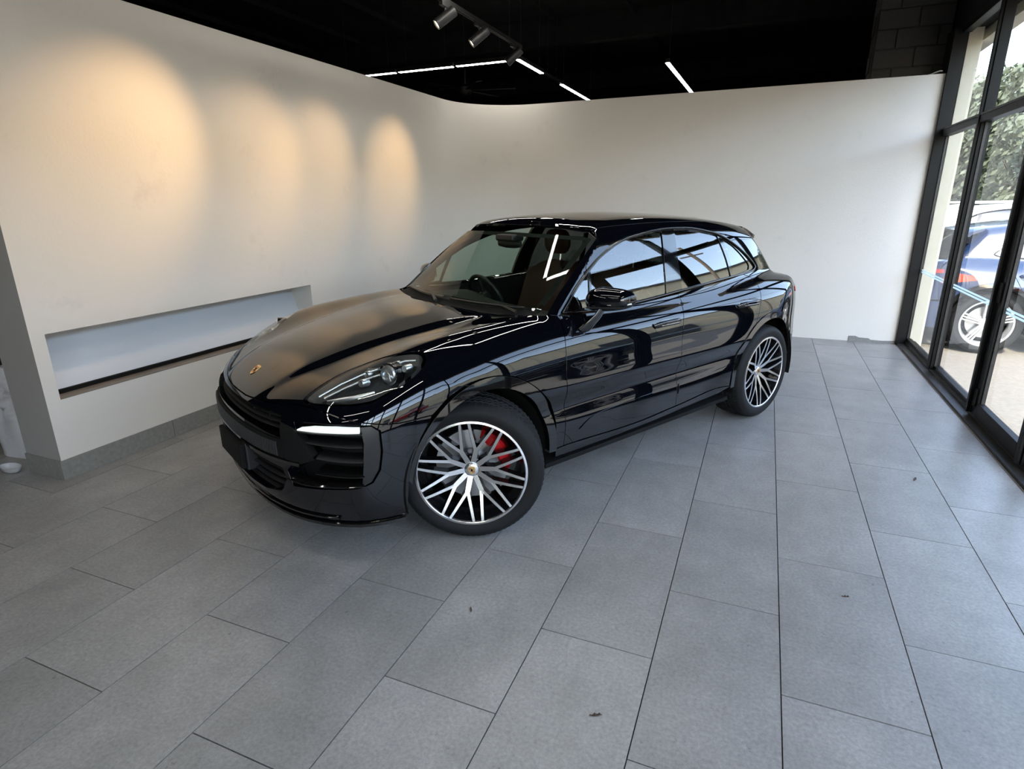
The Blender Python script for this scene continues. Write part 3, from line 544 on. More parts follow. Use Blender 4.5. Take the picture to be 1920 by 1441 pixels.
 'door_r': [(-1.765, 1.013), (-1.770, 1.037), (-1.772, 1.062), (-1.766, 1.080), (-1.755, 1.098), (-1.744, 1.117), (-1.732, 1.141), (-1.720, 1.167), (-1.708, 1.195), (-1.700, 1.218), (-1.692, 1.242), (-1.684, 1.268), (-1.678, 1.294), (-1.672, 1.320), (-1.668, 1.346), (-1.665, 1.373), (-1.663, 1.400), (-1.662, 1.427), (-1.660, 1.456), (-1.659, 1.484), (-1.658, 1.513), (-1.657, 1.544), (-1.656, 1.574), (-1.655, 1.602), (-1.655, 1.629), (-1.655, 1.656), (-1.655, 1.681), (-1.655, 1.705), (-1.655, 1.730), (-1.677, 1.729), (-1.705, 1.729), (-1.729, 1.727), (-1.760, 1.726), (-1.796, 1.723), (-1.836, 1.721), (-1.879, 1.718), (-1.924, 1.716), (-1.970, 1.713), (-2.014, 1.711), (-2.056, 1.710), (-2.095, 1.709), (-2.129, 1.709), (-2.173, 1.711), (-2.212, 1.714), (-2.249, 1.718), (-2.286, 1.722), (-2.323, 1.726), (-2.334, 1.707), (-2.345, 1.687), (-2.358, 1.666), (-2.371, 1.648), (-2.385, 1.629), (-2.401, 1.609), (-2.417, 1.587), (-2.433, 1.565), (-2.447, 1.543), (-2.460, 1.518), (-2.473, 1.491), (-2.485, 1.464), (-2.497, 1.437), (-2.509, 1.410), (-2.521, 1.384), (-2.535, 1.359), (-2.549, 1.334), (-2.564, 1.309), (-2.578, 1.286), (-2.592, 1.263), (-2.605, 1.241), (-2.618, 1.218), (-2.631, 1.197), (-2.644, 1.176), (-2.655, 1.157), (-2.668, 1.137), (-2.679, 1.119), (-2.690, 1.099), (-2.703, 1.078), (-2.714, 1.055), (-2.722, 1.033), (-2.726, 1.005), (-2.720, 0.981), (-2.704, 0.969), (-2.680, 0.961), (-2.653, 0.954), (-2.627, 0.947), (-2.601, 0.950), (-2.576, 0.952), (-2.551, 0.955), (-2.525, 0.958), (-2.498, 0.961), (-2.468, 0.963), (-2.435, 0.966), (-2.412, 0.968), (-2.387, 0.970), (-2.359, 0.972), (-2.329, 0.974), (-2.298, 0.976), (-2.265, 0.978), (-2.230, 0.980), (-2.196, 0.982), (-2.160, 0.984), (-2.125, 0.986), (-2.089, 0.988), (-2.054, 0.991), (-2.021, 0.993), (-1.988, 0.995), (-1.956, 0.997), (-1.927, 0.998), (-1.900, 1.000), (-1.875, 1.002), (-1.853, 1.003), (-1.834, 1.005), (-1.819, 1.006), (-1.788, 1.010)],
 'hood': [(0.836, 0.000), (0.835, 0.028), (0.835, 0.056), (0.835, 0.084), (0.835, 0.112), (0.834, 0.140), (0.834, 0.168), (0.834, 0.196), (0.833, 0.223), (0.833, 0.251), (0.832, 0.278), (0.830, 0.304), (0.829, 0.333), (0.827, 0.363), (0.825, 0.392), (0.823, 0.420), (0.820, 0.448), (0.817, 0.476), (0.814, 0.503), (0.811, 0.529), (0.807, 0.554), (0.802, 0.584), (0.796, 0.613), (0.789, 0.640), (0.783, 0.667), (0.776, 0.691), (0.769, 0.714), (0.758, 0.741), (0.746, 0.765), (0.735, 0.788), (0.731, 0.794), (0.723, 0.812), (0.712, 0.839), (0.701, 0.865), (0.690, 0.889), (0.679, 0.912), (0.666, 0.936), (0.654, 0.959), (0.641, 0.983), (0.626, 1.006), (0.608, 1.028), (0.589, 1.045), (0.568, 1.060), (0.545, 1.075), (0.521, 1.087), (0.498, 1.098), (0.470, 1.108), (0.441, 1.115), (0.413, 1.121), (0.386, 1.124), (0.356, 1.126), (0.327, 1.126), (0.300, 1.126), (0.272, 1.127), (0.246, 1.128), (0.224, 1.115), (0.202, 1.101), (0.181, 1.087), (0.160, 1.076), (0.139, 1.068), (0.119, 1.061), (0.098, 1.055), (0.074, 1.048), (0.050, 1.042), (0.025, 1.037), (-0.002, 1.033), (-0.029, 1.031), (-0.058, 1.030), (-0.081, 1.031), (-0.105, 1.031), (-0.129, 1.033), (-0.153, 1.035), (-0.177, 1.039), (-0.202, 1.044), (-0.227, 1.050), (-0.251, 1.055), (-0.278, 1.053), (-0.304, 1.052), (-0.330, 1.050), (-0.357, 1.049), (-0.384, 1.047), (-0.412, 1.046), (-0.440, 1.044), (-0.469, 1.043), (-0.499, 1.041), (-0.529, 1.040), (-0.560, 1.039), (-0.590, 1.037), (-0.620, 1.036), (-0.624, 1.013), (-0.629, 0.990), (-0.633, 0.968), (-0.639, 0.946), (-0.648, 0.918), (-0.658, 0.892), (-0.667, 0.867), (-0.673, 0.838), (-0.679, 0.810), (-0.660, 0.804), (-0.642, 0.798), (-0.622, 0.790), (-0.603, 0.780), (-0.582, 0.769), (-0.561, 0.756), (-0.539, 0.743), (-0.517, 0.730), (-0.505, 0.706), (-0.493, 0.682), (-0.482, 0.656), (-0.472, 0.629), (-0.462, 0.601), (-0.453, 0.572), (-0.446, 0.549), (-0.440, 0.525), (-0.434, 0.501), (-0.428, 0.476), (-0.423, 0.450), (-0.418, 0.423), (-0.413, 0.396), (-0.409, 0.368), (-0.405, 0.339), (-0.402, 0.310), (-0.399, 0.281), (-0.396, 0.251), (-0.394, 0.226), (-0.392, 0.202), (-0.390, 0.177), (-0.389, 0.152), (-0.388, 0.127), (-0.387, 0.102), (-0.386, 0.076), (-0.386, 0.051), (-0.385, 0.025), (-0.385, 0.000)],
 'headlight': [(0.691, 0.813), (0.683, 0.802), (0.672, 0.793), (0.658, 0.785), (0.643, 0.778), (0.626, 0.771), (0.607, 0.764), (0.588, 0.758), (0.571, 0.753), (0.554, 0.749), (0.536, 0.745), (0.518, 0.742), (0.500, 0.740), (0.484, 0.739), (0.466, 0.740), (0.449, 0.741), (0.432, 0.742), (0.414, 0.745), (0.398, 0.747), (0.378, 0.751), (0.359, 0.755), (0.340, 0.760), (0.321, 0.765), (0.304, 0.771), (0.286, 0.778), (0.269, 0.785), (0.253, 0.793), (0.238, 0.801), (0.222, 0.810), (0.208, 0.820), (0.197, 0.830), (0.191, 0.848), (0.191, 0.866), (0.196, 0.879), (0.205, 0.892), (0.218, 0.904), (0.234, 0.916), (0.252, 0.927), (0.268, 0.936), (0.286, 0.944), (0.305, 0.951), (0.323, 0.958), (0.339, 0.964), (0.355, 0.970), (0.370, 0.975), (0.386, 0.980), (0.401, 0.985), (0.416, 0.989), (0.430, 0.992), (0.445, 0.995), (0.462, 0.998), (0.479, 1.000), (0.496, 0.999), (0.511, 0.997), (0.526, 0.993), (0.542, 0.988), (0.557, 0.982), (0.574, 0.974), (0.591, 0.965), (0.608, 0.954), (0.623, 0.943), (0.637, 0.931), (0.649, 0.918), (0.661, 0.904), (0.670, 0.891), (0.679, 0.877), (0.687, 0.863), (0.692, 0.849), (0.694, 0.830)],
 'windscreen': [(-0.465, 0.000), (-0.465, 0.037), (-0.466, 0.074), (-0.466, 0.112), (-0.466, 0.149), (-0.467, 0.186), (-0.468, 0.222), (-0.469, 0.262), (-0.470, 0.303), (-0.472, 0.343), (-0.474, 0.382), (-0.476, 0.420), (-0.478, 0.454), (-0.480, 0.487), (-0.483, 0.520), (-0.486, 0.552), (-0.489, 0.583), (-0.493, 0.616), (-0.498, 0.649), (-0.503, 0.681), (-0.508, 0.711), (-0.515, 0.746), (-0.523, 0.779), (-0.532, 0.811), (-0.542, 0.837), (-0.551, 0.863), (-0.562, 0.887), (-0.579, 0.918), (-0.597, 0.948), (-0.585, 0.976), (-0.599, 0.971), (-0.626, 0.952), (-0.660, 0.926), (-0.697, 0.897), (-0.730, 0.872), (-0.760, 0.849), (-0.790, 0.826), (-0.820, 0.803), (-0.850, 0.781), (-0.879, 0.760), (-0.912, 0.738), (-0.945, 0.717), (-0.977, 0.698), (-1.007, 0.680), (-1.037, 0.663), (-1.065, 0.648), (-1.094, 0.632), (-1.085, 0.607), (-1.077, 0.581), (-1.068, 0.555), (-1.057, 0.518), (-1.047, 0.479), (-1.041, 0.452), (-1.035, 0.424), (-1.030, 0.395), (-1.025, 0.365), (-1.020, 0.335), (-1.016, 0.304), (-1.012, 0.272), (-1.009, 0.240), (-1.006, 0.207), (-1.004, 0.173), (-1.002, 0.139), (-1.001, 0.105), (-1.000, 0.070), (-0.999, 0.035), (-0.999, 0.000)],
 'roof': [(-1.054, 0.000), (-1.055, 0.046), (-1.056, 0.092), (-1.058, 0.138), (-1.061, 0.183), (-1.065, 0.226), (-1.070, 0.270), (-1.076, 0.311), (-1.082, 0.352), (-1.089, 0.391), (-1.098, 0.430), (-1.107, 0.466), (-1.117, 0.502), (-1.128, 0.537), (-1.139, 0.573), (-1.154, 0.570), (-1.232, 0.566), (-1.309, 0.564), (-1.386, 0.563), (-1.463, 0.562), (-1.540, 0.561), (-1.618, 0.559), (-1.695, 0.557), (-1.772, 0.556), (-1.849, 0.555), (-1.926, 0.554), (-2.004, 0.554), (-2.081, 0.552), (-2.158, 0.551), (-2.235, 0.550), (-2.312, 0.549), (-2.390, 0.549), (-2.467, 0.549), (-2.544, 0.548), (-2.621, 0.546), (-2.698, 0.544), (-2.776, 0.543), (-2.853, 0.543), (-2.930, 0.551), (-2.930, 0.448), (-2.930, 0.343), (-2.930, 0.233), (-2.930, 0.118), (-2.930, 0.000)],
 'side': [(-0.611, 1.000), (-0.735, 0.889), (-0.885, 0.779), (-1.017, 0.695), (-1.132, 0.630), (-1.154, 0.570), (-1.232, 0.566), (-1.309, 0.564), (-1.386, 0.563), (-1.463, 0.562), (-1.540, 0.561), (-1.618, 0.559), (-1.695, 0.557), (-1.772, 0.556), (-1.849, 0.555), (-1.926, 0.554), (-2.004, 0.554), (-2.081, 0.552), (-2.158, 0.551), (-2.235, 0.550), (-2.312, 0.549), (-2.390, 0.549), (-2.467, 0.549), (-2.544, 0.548), (-2.621, 0.546), (-2.698, 0.544), (-2.776, 0.543), (-2.853, 0.543), (-2.930, 0.551), (-2.957, 0.575), (-2.980, 0.598), (-3.003, 0.621), (-3.025, 0.645), (-3.049, 0.675), (-3.072, 0.706), (-3.095, 0.739), (-3.112, 0.763), (-3.129, 0.789), (-3.146, 0.814), (-3.164, 0.840), (-3.185, 0.870), (-3.207, 0.899), (-3.230, 0.929), (-3.253, 0.960), (-3.275, 0.988), (-3.300, 1.016), (-3.325, 1.045), (-3.345, 1.073), (-3.360, 1.101), (-3.367, 1.135), (-3.366, 1.169), (-3.364, 1.205), (-3.362, 1.242), (-3.358, 1.282), (-3.354, 1.323), (-3.349, 1.362), (-3.343, 1.396), (-3.336, 1.429), (-3.329, 1.462), (-3.322, 1.496), (-3.287, 1.518), (-3.253, 1.541), (-3.233, 1.501), (-3.208, 1.462), (-3.179, 1.426), (-3.147, 1.393), (-3.111, 1.363), (-3.073, 1.337), (-3.032, 1.314), (-2.988, 1.296), (-2.943, 1.281), (-2.897, 1.271), (-2.850, 1.265), (-2.802, 1.263), (-2.755, 1.265), (-2.708, 1.272), (-2.662, 1.283), (-2.617, 1.298), (-2.574, 1.317), (-2.533, 1.340), (-2.549, 1.334), (-2.564, 1.309), (-2.578, 1.286), (-2.592, 1.263), (-2.605, 1.241), (-2.618, 1.218), (-2.631, 1.197), (-2.644, 1.176), (-2.655, 1.157), (-2.668, 1.137), (-2.679, 1.119), (-2.690, 1.099), (-2.703, 1.078), (-2.714, 1.055), (-2.722, 1.033), (-2.726, 1.005), (-2.720, 0.981), (-2.704, 0.969), (-2.680, 0.961), (-2.653, 0.954), (-2.627, 0.947), (-2.654, 0.944), (-2.682, 0.942), (-2.709, 0.940), (-2.735, 0.937), (-2.758, 0.933), (-2.785, 0.927), (-2.809, 0.919), (-2.826, 0.911), (-2.840, 0.897), (-2.831, 0.881), (-2.810, 0.861), (-2.783, 0.839), (-2.756, 0.819), (-2.735, 0.804), (-2.712, 0.789), (-2.688, 0.774), (-2.663, 0.760), (-2.637, 0.746), (-2.611, 0.733), (-2.587, 0.722), (-2.562, 0.710), (-2.536, 0.700), (-2.510, 0.689), (-2.484, 0.679), (-2.459, 0.671), (-2.434, 0.663), (-2.405, 0.655), (-2.377, 0.649), (-2.349, 0.644), (-2.320, 0.639), (-2.290, 0.635), (-2.266, 0.631), (-2.241, 0.627), (-2.216, 0.623), (-2.191, 0.620), (-2.164, 0.616), (-2.137, 0.613), (-2.110, 0.610), (-2.081, 0.608), (-2.054, 0.607), (-2.024, 0.605), (-1.994, 0.605), (-1.964, 0.604), (-1.933, 0.604), (-1.901, 0.604), (-1.870, 0.604), (-1.840, 0.604), (-1.810, 0.605), (-1.782, 0.606), (-1.752, 0.607), (-1.723, 0.609), (-1.695, 0.611), (-1.667, 0.613), (-1.640, 0.615), (-1.612, 0.618), (-1.584, 0.621), (-1.556, 0.624), (-1.527, 0.627), (-1.498, 0.631), (-1.468, 0.634), (-1.439, 0.638), (-1.409, 0.642), (-1.380, 0.647), (-1.351, 0.653), (-1.321, 0.660), (-1.295, 0.667), (-1.268, 0.674), (-1.242, 0.682), (-1.215, 0.691), (-1.189, 0.700), (-1.163, 0.709), (-1.137, 0.720), (-1.112, 0.730), (-1.087, 0.741), (-1.060, 0.753), (-1.035, 0.765), (-1.009, 0.779), (-0.984, 0.792), (-0.960, 0.806), (-0.935, 0.821), (-0.911, 0.836), (-0.887, 0.853), (-0.864, 0.869), (-0.842, 0.885), (-0.820, 0.903), (-0.798, 0.921), (-0.776, 0.940), (-0.754, 0.959), (-0.732, 0.977), (-0.710, 0.996), (-0.689, 1.014), (-0.679, 1.025), (-0.659, 1.022), (-0.636, 1.014)],
 'sillpanel': [(-0.561, 1.728), (-0.595, 1.728), (-0.628, 1.728), (-0.663, 1.729), (-0.706, 1.730), (-0.735, 1.731), (-0.768, 1.732), (-0.803, 1.733), (-0.841, 1.734), (-0.882, 1.736), (-0.923, 1.737), (-0.966, 1.739), (-1.010, 1.741), (-1.053, 1.742), (-1.097, 1.743), (-1.140, 1.744), (-1.181, 1.744), (-1.221, 1.745), (-1.259, 1.744), (-1.297, 1.744), (-1.335, 1.743), (-1.372, 1.742), (-1.410, 1.741), (-1.448, 1.739), (-1.485, 1.738), (-1.522, 1.736), (-1.559, 1.735), (-1.596, 1.733), (-1.633, 1.732), (-1.669, 1.730), (-1.705, 1.729), (-1.746, 1.727), (-1.786, 1.725), (-1.827, 1.722), (-1.868, 1.720), (-1.909, 1.717), (-1.949, 1.715), (-1.988, 1.713), (-2.026, 1.711), (-2.062, 1.710), (-2.097, 1.709), (-2.129, 1.709), (-2.167, 1.711), (-2.202, 1.713), (-2.234, 1.717), (-2.266, 1.720), (-2.298, 1.724), (-2.331, 1.727), (-2.288, 1.732), (-2.246, 1.737), (-2.204, 1.742), (-2.162, 1.747), (-2.123, 1.748), (-2.085, 1.749), (-2.047, 1.750), (-2.008, 1.751), (-1.970, 1.752), (-1.930, 1.754), (-1.888, 1.755), (-1.845, 1.756), (-1.812, 1.757), (-1.778, 1.758), (-1.743, 1.760), (-1.707, 1.761), (-1.670, 1.763), (-1.633, 1.764), (-1.595, 1.766), (-1.557, 1.767), (-1.518, 1.768), (-1.479, 1.770), (-1.440, 1.771), (-1.401, 1.772), (-1.362, 1.773), (-1.324, 1.774), (-1.286, 1.774), (-1.247, 1.775), (-1.206, 1.775), (-1.165, 1.775), (-1.123, 1.776), (-1.081, 1.776), (-1.039, 1.776), (-0.997, 1.776), (-0.956, 1.776), (-0.915, 1.775), (-0.876, 1.775), (-0.839, 1.775), (-0.804, 1.775), (-0.770, 1.775), (-0.739, 1.775), (-0.711, 1.774), (-0.670, 1.774), (-0.635, 1.774), (-0.604, 1.773), (-0.573, 1.773), (-0.540, 1.772), (-0.538, 1.748), (-0.540, 1.730)],
 'blade_f': [(-0.725, 1.668), (-0.749, 1.656), (-0.772, 1.644), (-0.796, 1.633), (-0.821, 1.625), (-0.844, 1.619), (-0.867, 1.616), (-0.891, 1.614), (-0.917, 1.612), (-0.946, 1.610), (-0.971, 1.608), (-0.997, 1.607), (-1.024, 1.606), (-1.053, 1.605), (-1.083, 1.605), (-1.114, 1.604), (-1.146, 1.604), (-1.178, 1.603), (-1.211, 1.603), (-1.237, 1.602), (-1.264, 1.602), (-1.291, 1.601), (-1.320, 1.601), (-1.349, 1.601), (-1.378, 1.600), (-1.407, 1.600), (-1.437, 1.600), (-1.468, 1.600), (-1.498, 1.599), (-1.528, 1.599), (-1.558, 1.599), (-1.588, 1.599), (-1.618, 1.598), (-1.647, 1.598), (-1.643, 1.628), (-1.640, 1.659), (-1.610, 1.658), (-1.581, 1.658), (-1.552, 1.657), (-1.523, 1.656), (-1.493, 1.656), (-1.464, 1.655), (-1.433, 1.655), (-1.401, 1.655), (-1.374, 1.656), (-1.345, 1.657), (-1.316, 1.658), (-1.286, 1.659), (-1.255, 1.661), (-1.225, 1.663), (-1.194, 1.664), (-1.164, 1.666), (-1.134, 1.667), (-1.105, 1.668), (-1.076, 1.669), (-1.046, 1.669), (-1.016, 1.669), (-0.985, 1.669), (-0.954, 1.668), (-0.924, 1.668), (-0.894, 1.667), (-0.866, 1.667), (-0.841, 1.666), (-0.817, 1.666), (-0.797, 1.666), (-0.770, 1.667), (-0.747, 1.667)],
 'blade_r': [(-1.673, 1.598), (-1.703, 1.597), (-1.733, 1.596), (-1.763, 1.596), (-1.794, 1.595), (-1.825, 1.594), (-1.855, 1.593), (-1.885, 1.593), (-1.915, 1.592), (-1.944, 1.591), (-1.973, 1.590), (-2.000, 1.590), (-2.027, 1.589), (-2.052, 1.588), (-2.083, 1.587), (-2.113, 1.585), (-2.141, 1.584), (-2.168, 1.582), (-2.195, 1.581), (-2.221, 1.580), (-2.249, 1.578), (-2.218, 1.595), (-2.187, 1.611), (-2.156, 1.627), (-2.125, 1.644), (-2.094, 1.660), (-2.063, 1.660), (-2.032, 1.659), (-2.000, 1.659), (-1.967, 1.658), (-1.935, 1.657), (-1.904, 1.657), (-1.873, 1.656), (-1.843, 1.656), (-1.816, 1.655), (-1.791, 1.655), (-1.768, 1.655), (-1.738, 1.655), (-1.713, 1.656), (-1.690, 1.657), (-1.666, 1.657)],
}
# ------------------------------------------------------------------ panels cut from the body form
def densify(poly, step):
    out = []; n = len(poly); p = np.asarray(poly, float)
    for i in range(n):
        a, b = p[i], p[(i+1) % n]; m = max(1, int(np.ceil(np.linalg.norm(b-a)/step)))
        for k in range(m): out.append(a+(b-a)*k/m)
    return np.array(out)
def area2(p): q = np.roll(p, -1, 0); return (p[:, 0]*q[:, 1]-q[:, 0]*p[:, 1]).sum()
def shrink(p, d):
    """inset of a closed 2-D polygon"""
    s = 1 if area2(p) > 0 else -1; a = p-np.roll(p, 1, 0); b = np.roll(p, -1, 0)-p
    a /= np.maximum(np.linalg.norm(a, axis=1), 1e-9)[:, None]; b /= np.maximum(np.linalg.norm(b, axis=1), 1e-9)[:, None]
    na = s*np.stack([-a[:, 1], a[:, 0]], 1); nb = s*np.stack([-b[:, 1], b[:, 0]], 1); n = na+nb; L = np.maximum(np.linalg.norm(n, axis=1), .5)
    return p+n/L[:, None]*(d*2/L)[:, None]
def inside(q, p):
    x, y = q[:, 0][:, None], q[:, 1][:, None]; a = p; b = np.roll(p, -1, 0)
    c = ((a[:, 1] > y) != (b[:, 1] > y)) & (x < (b[:, 0]-a[:, 0])*(y-a[:, 1])/(b[:, 1]-a[:, 1]+1e-12)+a[:, 0])
    return c.sum(1) % 2 == 1
def bdist(q, p):
    a = p; d = np.roll(p, -1, 0)-p; out = np.full(len(q), 9.)
    for i in range(len(a)):
        L = d[i]@d[i]+1e-12; t = np.clip(((q-a[i])@d[i])/L, 0, 1); out = np.minimum(out, np.hypot(*(q-a[i]-t[:, None]*d[i]).T))
    return out
def tessellate(outer, holes, res):
    loops = [outer]+list(holes); lo, hi = outer.min(0), outer.max(0)
    xs = np.arange(lo[0]+res*.5, hi[0], res); ys = np.arange(lo[1]+res*.43, hi[1], res*.866); g = []
    for j, y in enumerate(ys): g.append(np.stack([xs+(res*.5 if j % 2 else 0), np.full(len(xs), y)], 1))
    g = np.concatenate(g) if g else np.zeros((0, 2))
    if len(g):
        k = inside(g, outer)
        for h in holes: k &= ~inside(g, h)
        g = g[k]
        for p in loops:
            if len(g): g = g[bdist(g, p) > res*.55]
    V = []; E_ = []
    for p in loops:
        o = len(V); V += [tuple(q) for q in p]; E_ += [(o+i, o+(i+1) % len(p)) for i in range(len(p))]
    V += [tuple(q) for q in g]
    r = delaunay_2d_cdt([Vector(v) for v in V], E_, [], 0, 1e-6)
    uv = np.array([tuple(v) for v in r[0]]); T_ = np.array([tuple(f) for f in r[2]]); c = uv[T_].mean(1); k = inside(c, outer)
    for h in holes: k &= ~inside(c, h)
    return uv, [tuple(int(i) for i in f) for f in T_[k]]
def panel_data(par, outer, holes=(), off=0., gap=.0028, flange=.018, res=.03, edge_res=.018, dome=0.):
    outer = shrink(densify(outer, edge_res), gap); holes = [shrink(densify(h, edge_res), -gap) for h in holes]
    uv, tris = tessellate(outer, holes, res)
    P = to3(par, uv); ok = ~np.isnan(P[:, 0])
    tris = [t for t in tris if all(ok[i] for i in t)]
    P = np.nan_to_num(P); n = gradF(P)
    if dome:   # a slight swell away from the rim
        bd = bdist(uv, outer); P = P+n*(dome*np.clip(bd/.02, 0, 1)[:, None])
    P = P+n*off
    fs = []
    for t in tris:
        fn = np.cross(P[t[1]]-P[t[0]], P[t[2]]-P[t[0]])
        fs.append(t if fn@n[t[0]] > 0 else t[::-1])
    V = [tuple(v) for v in P]; Nn = [tuple(v) for v in n]
    if flange:
        cnt = {}
        for t in fs:
            for i in range(3):
                e = (t[i], t[(i+1) % 3]); cnt.setdefault(tuple(sorted(e)), []).append(e)
        bed = [v[0] for v in cnt.values() if len(v) == 1]; new = {}; acc = {}
        for a, b in bed:
            t = P[b]-P[a]; t /= np.linalg.norm(t)+1e-12; o = np.cross(t, n[a]); acc[a] = acc.get(a, 0)+o; acc[b] = acc.get(b, 0)+o
        for i, o in acc.items():
            o = o/(np.linalg.norm(o)+1e-9); k = len(V); e = o*.75+n[i]*.66
            V += [tuple(P[i]), tuple(P[i]+o*.0008-n[i]*.0022), tuple(P[i]-n[i]*flange)]; Nn += [tuple(n[i]), tuple(o), tuple(o)]; new[i] = k
        for a, b in bed:
            A, B = new[a], new[b]; fs += [(b, a, A+1, B+1), (B+1, A+1, A+2, B+2)]
    return V, fs, Nn
def mesh_from(name, V, fs, Nn, m, flip=False):
    if flip: V = [(a, -b, c) for a, b, c in V]; Nn = [(a, -b, c) for a, b, c in Nn]; fs = [f[::-1] for f in fs]
    me = bpy.data.meshes.new(name); me.from_pydata(V, [], fs); me.materials.append(MATS[m]); me.polygons.foreach_set('use_smooth', [True]*len(me.polygons))
    me.normals_split_custom_set_from_vertices(Nn); me.update(); return me
def put(name, me, parent, label=None):
    o = bpy.data.objects.new(name, me); COL.objects.link(o); o.parent = parent
    if label: o['label'] = label
    return o
def panel(name, par, outer, m, parent, mirror=True, parent_r=None, label=None, **kw):
    """one panel, or a left and right pair"""
    d = panel_data(par, np.array(outer, float), **kw)
    l = put(name, mesh_from(name, *d, m), parent, label)
    if not mirror: return l
    r = put(name, mesh_from(name, *d, m, True), parent_r if parent_r is not None else parent, label)
    return l, r
def sym(half):
    h = [tuple(p) for p in half]; r = [(a, -b) for a, b in h[::-1]]
    out = h+[p for p in r if abs(p[1]) > 1e-3]
    return np.array([p for i, p in enumerate(out) if i == 0 or math.dist(p, out[i-1]) > .003])
def Nd(*pts): return np.array([(.9*math.radians(a), z) for a, z in pts])
def Td(*pts): return Nd(*pts)
def scaled(p, d): return shrink(densify(np.array(p, float), .02), d)

car = empty('car', (-2.04077875, 2.86245262, 0), math.atan2(-.88269686, -.46994282))
tag(car, 'black glossy sport utility car parked on the grey tiles', 'car')
# hood with the two headlight openings, badge
hl = np.array(OUT['headlight']); hlR = hl*[1, -1]
hood = panel('hood', 'H', sym(OUT['hood']), 'paint', car, False, holes=[hl, hlR], res=.022)
# headlights: tray, lens, modules
def swell(P, amt): return P
hd = panel_data('H', hl, off=-.003, gap=.0035, flange=.012, res=.02)
tray = panel_data('H', hl, off=-.075, gap=.012, flange=0, res=.03)
for sgn in (1, -1):
    V, fs, Nn = tray
    # side walls of the tray rise to the rim
    cnt = {}
    for t in fs:
        for i in range(3): e = (t[i], t[(i+1) % 3]); cnt.setdefault(tuple(sorted(e)), []).append(e)
    V = list(V); fs2 = list(fs); Nn = list(Nn); new = {}
    for v in cnt.values():
        if len(v) == 1:
            for i in v[0]:
                if i not in new: new[i] = len(V); n_ = np.array(Nn[i]); V.append(tuple(np.array(V[i])+n_*.068)); Nn.append(tuple(n_))
    for v in cnt.values():
        if len(v) == 1: a, b = v[0]; fs2.append((b, a, new[a], new[b]))
    ht = put('headlight', mesh_from('headlight', V, fs2, Nn, 'lamp_tray', sgn < 0), car)
    put('lens', mesh_from('lens', *hd, 'lamp_glass', sgn < 0), ht, 'clear curved headlight lens')
    def hp(x, y, off):      # point below the lens
        q = to3('H', [to2('H', [(x, y, float(TOP(np.array([x]), np.array([y]))[0]))])[0]]); n_ = gradF(q); return Vector(q[0]+n_[0]*off)
    def fl(b): b.v = [(v[0], v[1]*sgn, v[2]) for v in b.v]; b.f = [f[::-1] for f in b.f] if sgn < 0 else b.f; return b
    c = hp(.36, .76, -.04); ax = Vector((.9, .35, .1)).normalized(); q = ax.to_track_quat('Z', 'Y').to_matrix().to_4x4(); q.translation = c
    def onq(b, M): b.v = [tuple(M @ Vector(v)) for v in b.v]; return b
    fl(onq(MB().lathe([(0, .020), (.02, .026), (.038, .022), (.044, .014), (.044, -.05), (0, -.05)], 26, 'Z'), q)).build('projector', 'reflector', ht, smooth=40)
    fl(onq(MB().lathe([(.044, .014), (.054, .016), (.055, -.04), (.044, -.04)], 26, 'Z'), q)).build('projector_ring', 'wheel_black', ht, smooth=40)
    for (x, y, off, a, b_) in ((.47, .71, -.035, .05, .018), (.285, .80, -.03, .035, .018), (.42, .665, -.035, .04, .018), (.31, .735, -.03, .03, .018)):
        c = hp(x, y, off); q2 = ax.to_track_quat('Z', 'Y').to_matrix().to_4x4(); q2.translation = c
        fl(onq(MB().lathe([(0, .02), (b_*.8, .024), (b_, .018), (b_*1.1, -.02), (0, -.02)], 16, 'Z'), q2)).build('led_module', 'reflector', ht, smooth=40)
    for pts in ([(.64, .60), (.54, .62), (.44, .66), (.37, .70)], [(.63, .64), (.54, .675), (.46, .71), (.40, .745)], [(.33, .73), (.27, .755), (.23, .79)], [(.41, .64), (.38, .70), (.37, .765), (.385, .82)]):
        fl(MB().tube([hp(x, y, -.022) for x, y in pts], .0062, 8)).build('light_bar', 'reflector', ht, smooth=40)
    fl(MB().tube([hp(x, y, -.03) for x, y in [(.63, .665), (.58, .73), (.53, .775), (.46, .81)]], [.006, .013, .014, .006], 10, flat=.6)).build('lower_reflector', 'reflector', ht, smooth=40)
# crest badge on the hood
def crest(name, parent, M, s_, lab):
    sh = [(-.82, 1.0), (0, 1.12), (.82, 1.0), (.92, .25), (.78, -.35), (.45, -.85), (0, -1.15), (-.45, -.85), (-.78, -.35), (-.92, .25)]
    b = MB().prism([(x*s_, y*s_) for x, y in sh], 0, .0022, M).build(name, 'gold', parent, bevel=.0006, label=lab)
    m2 = MB()
    for (x0, x1, y0, y1) in ((-.75, -.1, .15, .7), (.1, .7, -.62, -.05)):
        for k in range(3):
            w_ = (x1-x0)/5; m2.prism([((x0+2*k*w_)*s_, y0*s_), ((x0+(2*k+1)*w_)*s_, y0*s_), ((x0+(2*k+1)*w_)*s_, y1*s_), ((x0+2*k*w_)*s_, y1*s_)], .0022, .0028, M)
    m2.build('crest_bands', 'crest_red', b)
    m3 = MB()
    for (x, y, r) in ((.4, .42, .28), (-.42, -.35, .25)):
        for k in range(3):
            a = k*2.1; m3.prism([((x+r*math.cos(a+t)*.6)*s_, (y+r*math.sin(a+t)*.9)*s_) for t in (0, .5, 1., 1.6)], .0022, .0029, M)
    m3.prism([(-.22*s_, -.3*s_), (.22*s_, -.3*s_), (.26*s_, .3*s_), (0, .38*s_), (-.26*s_, .3*s_)], .0022, .0030, M)
    m3.build('crest_marks', 'matt_black', b)
    return b
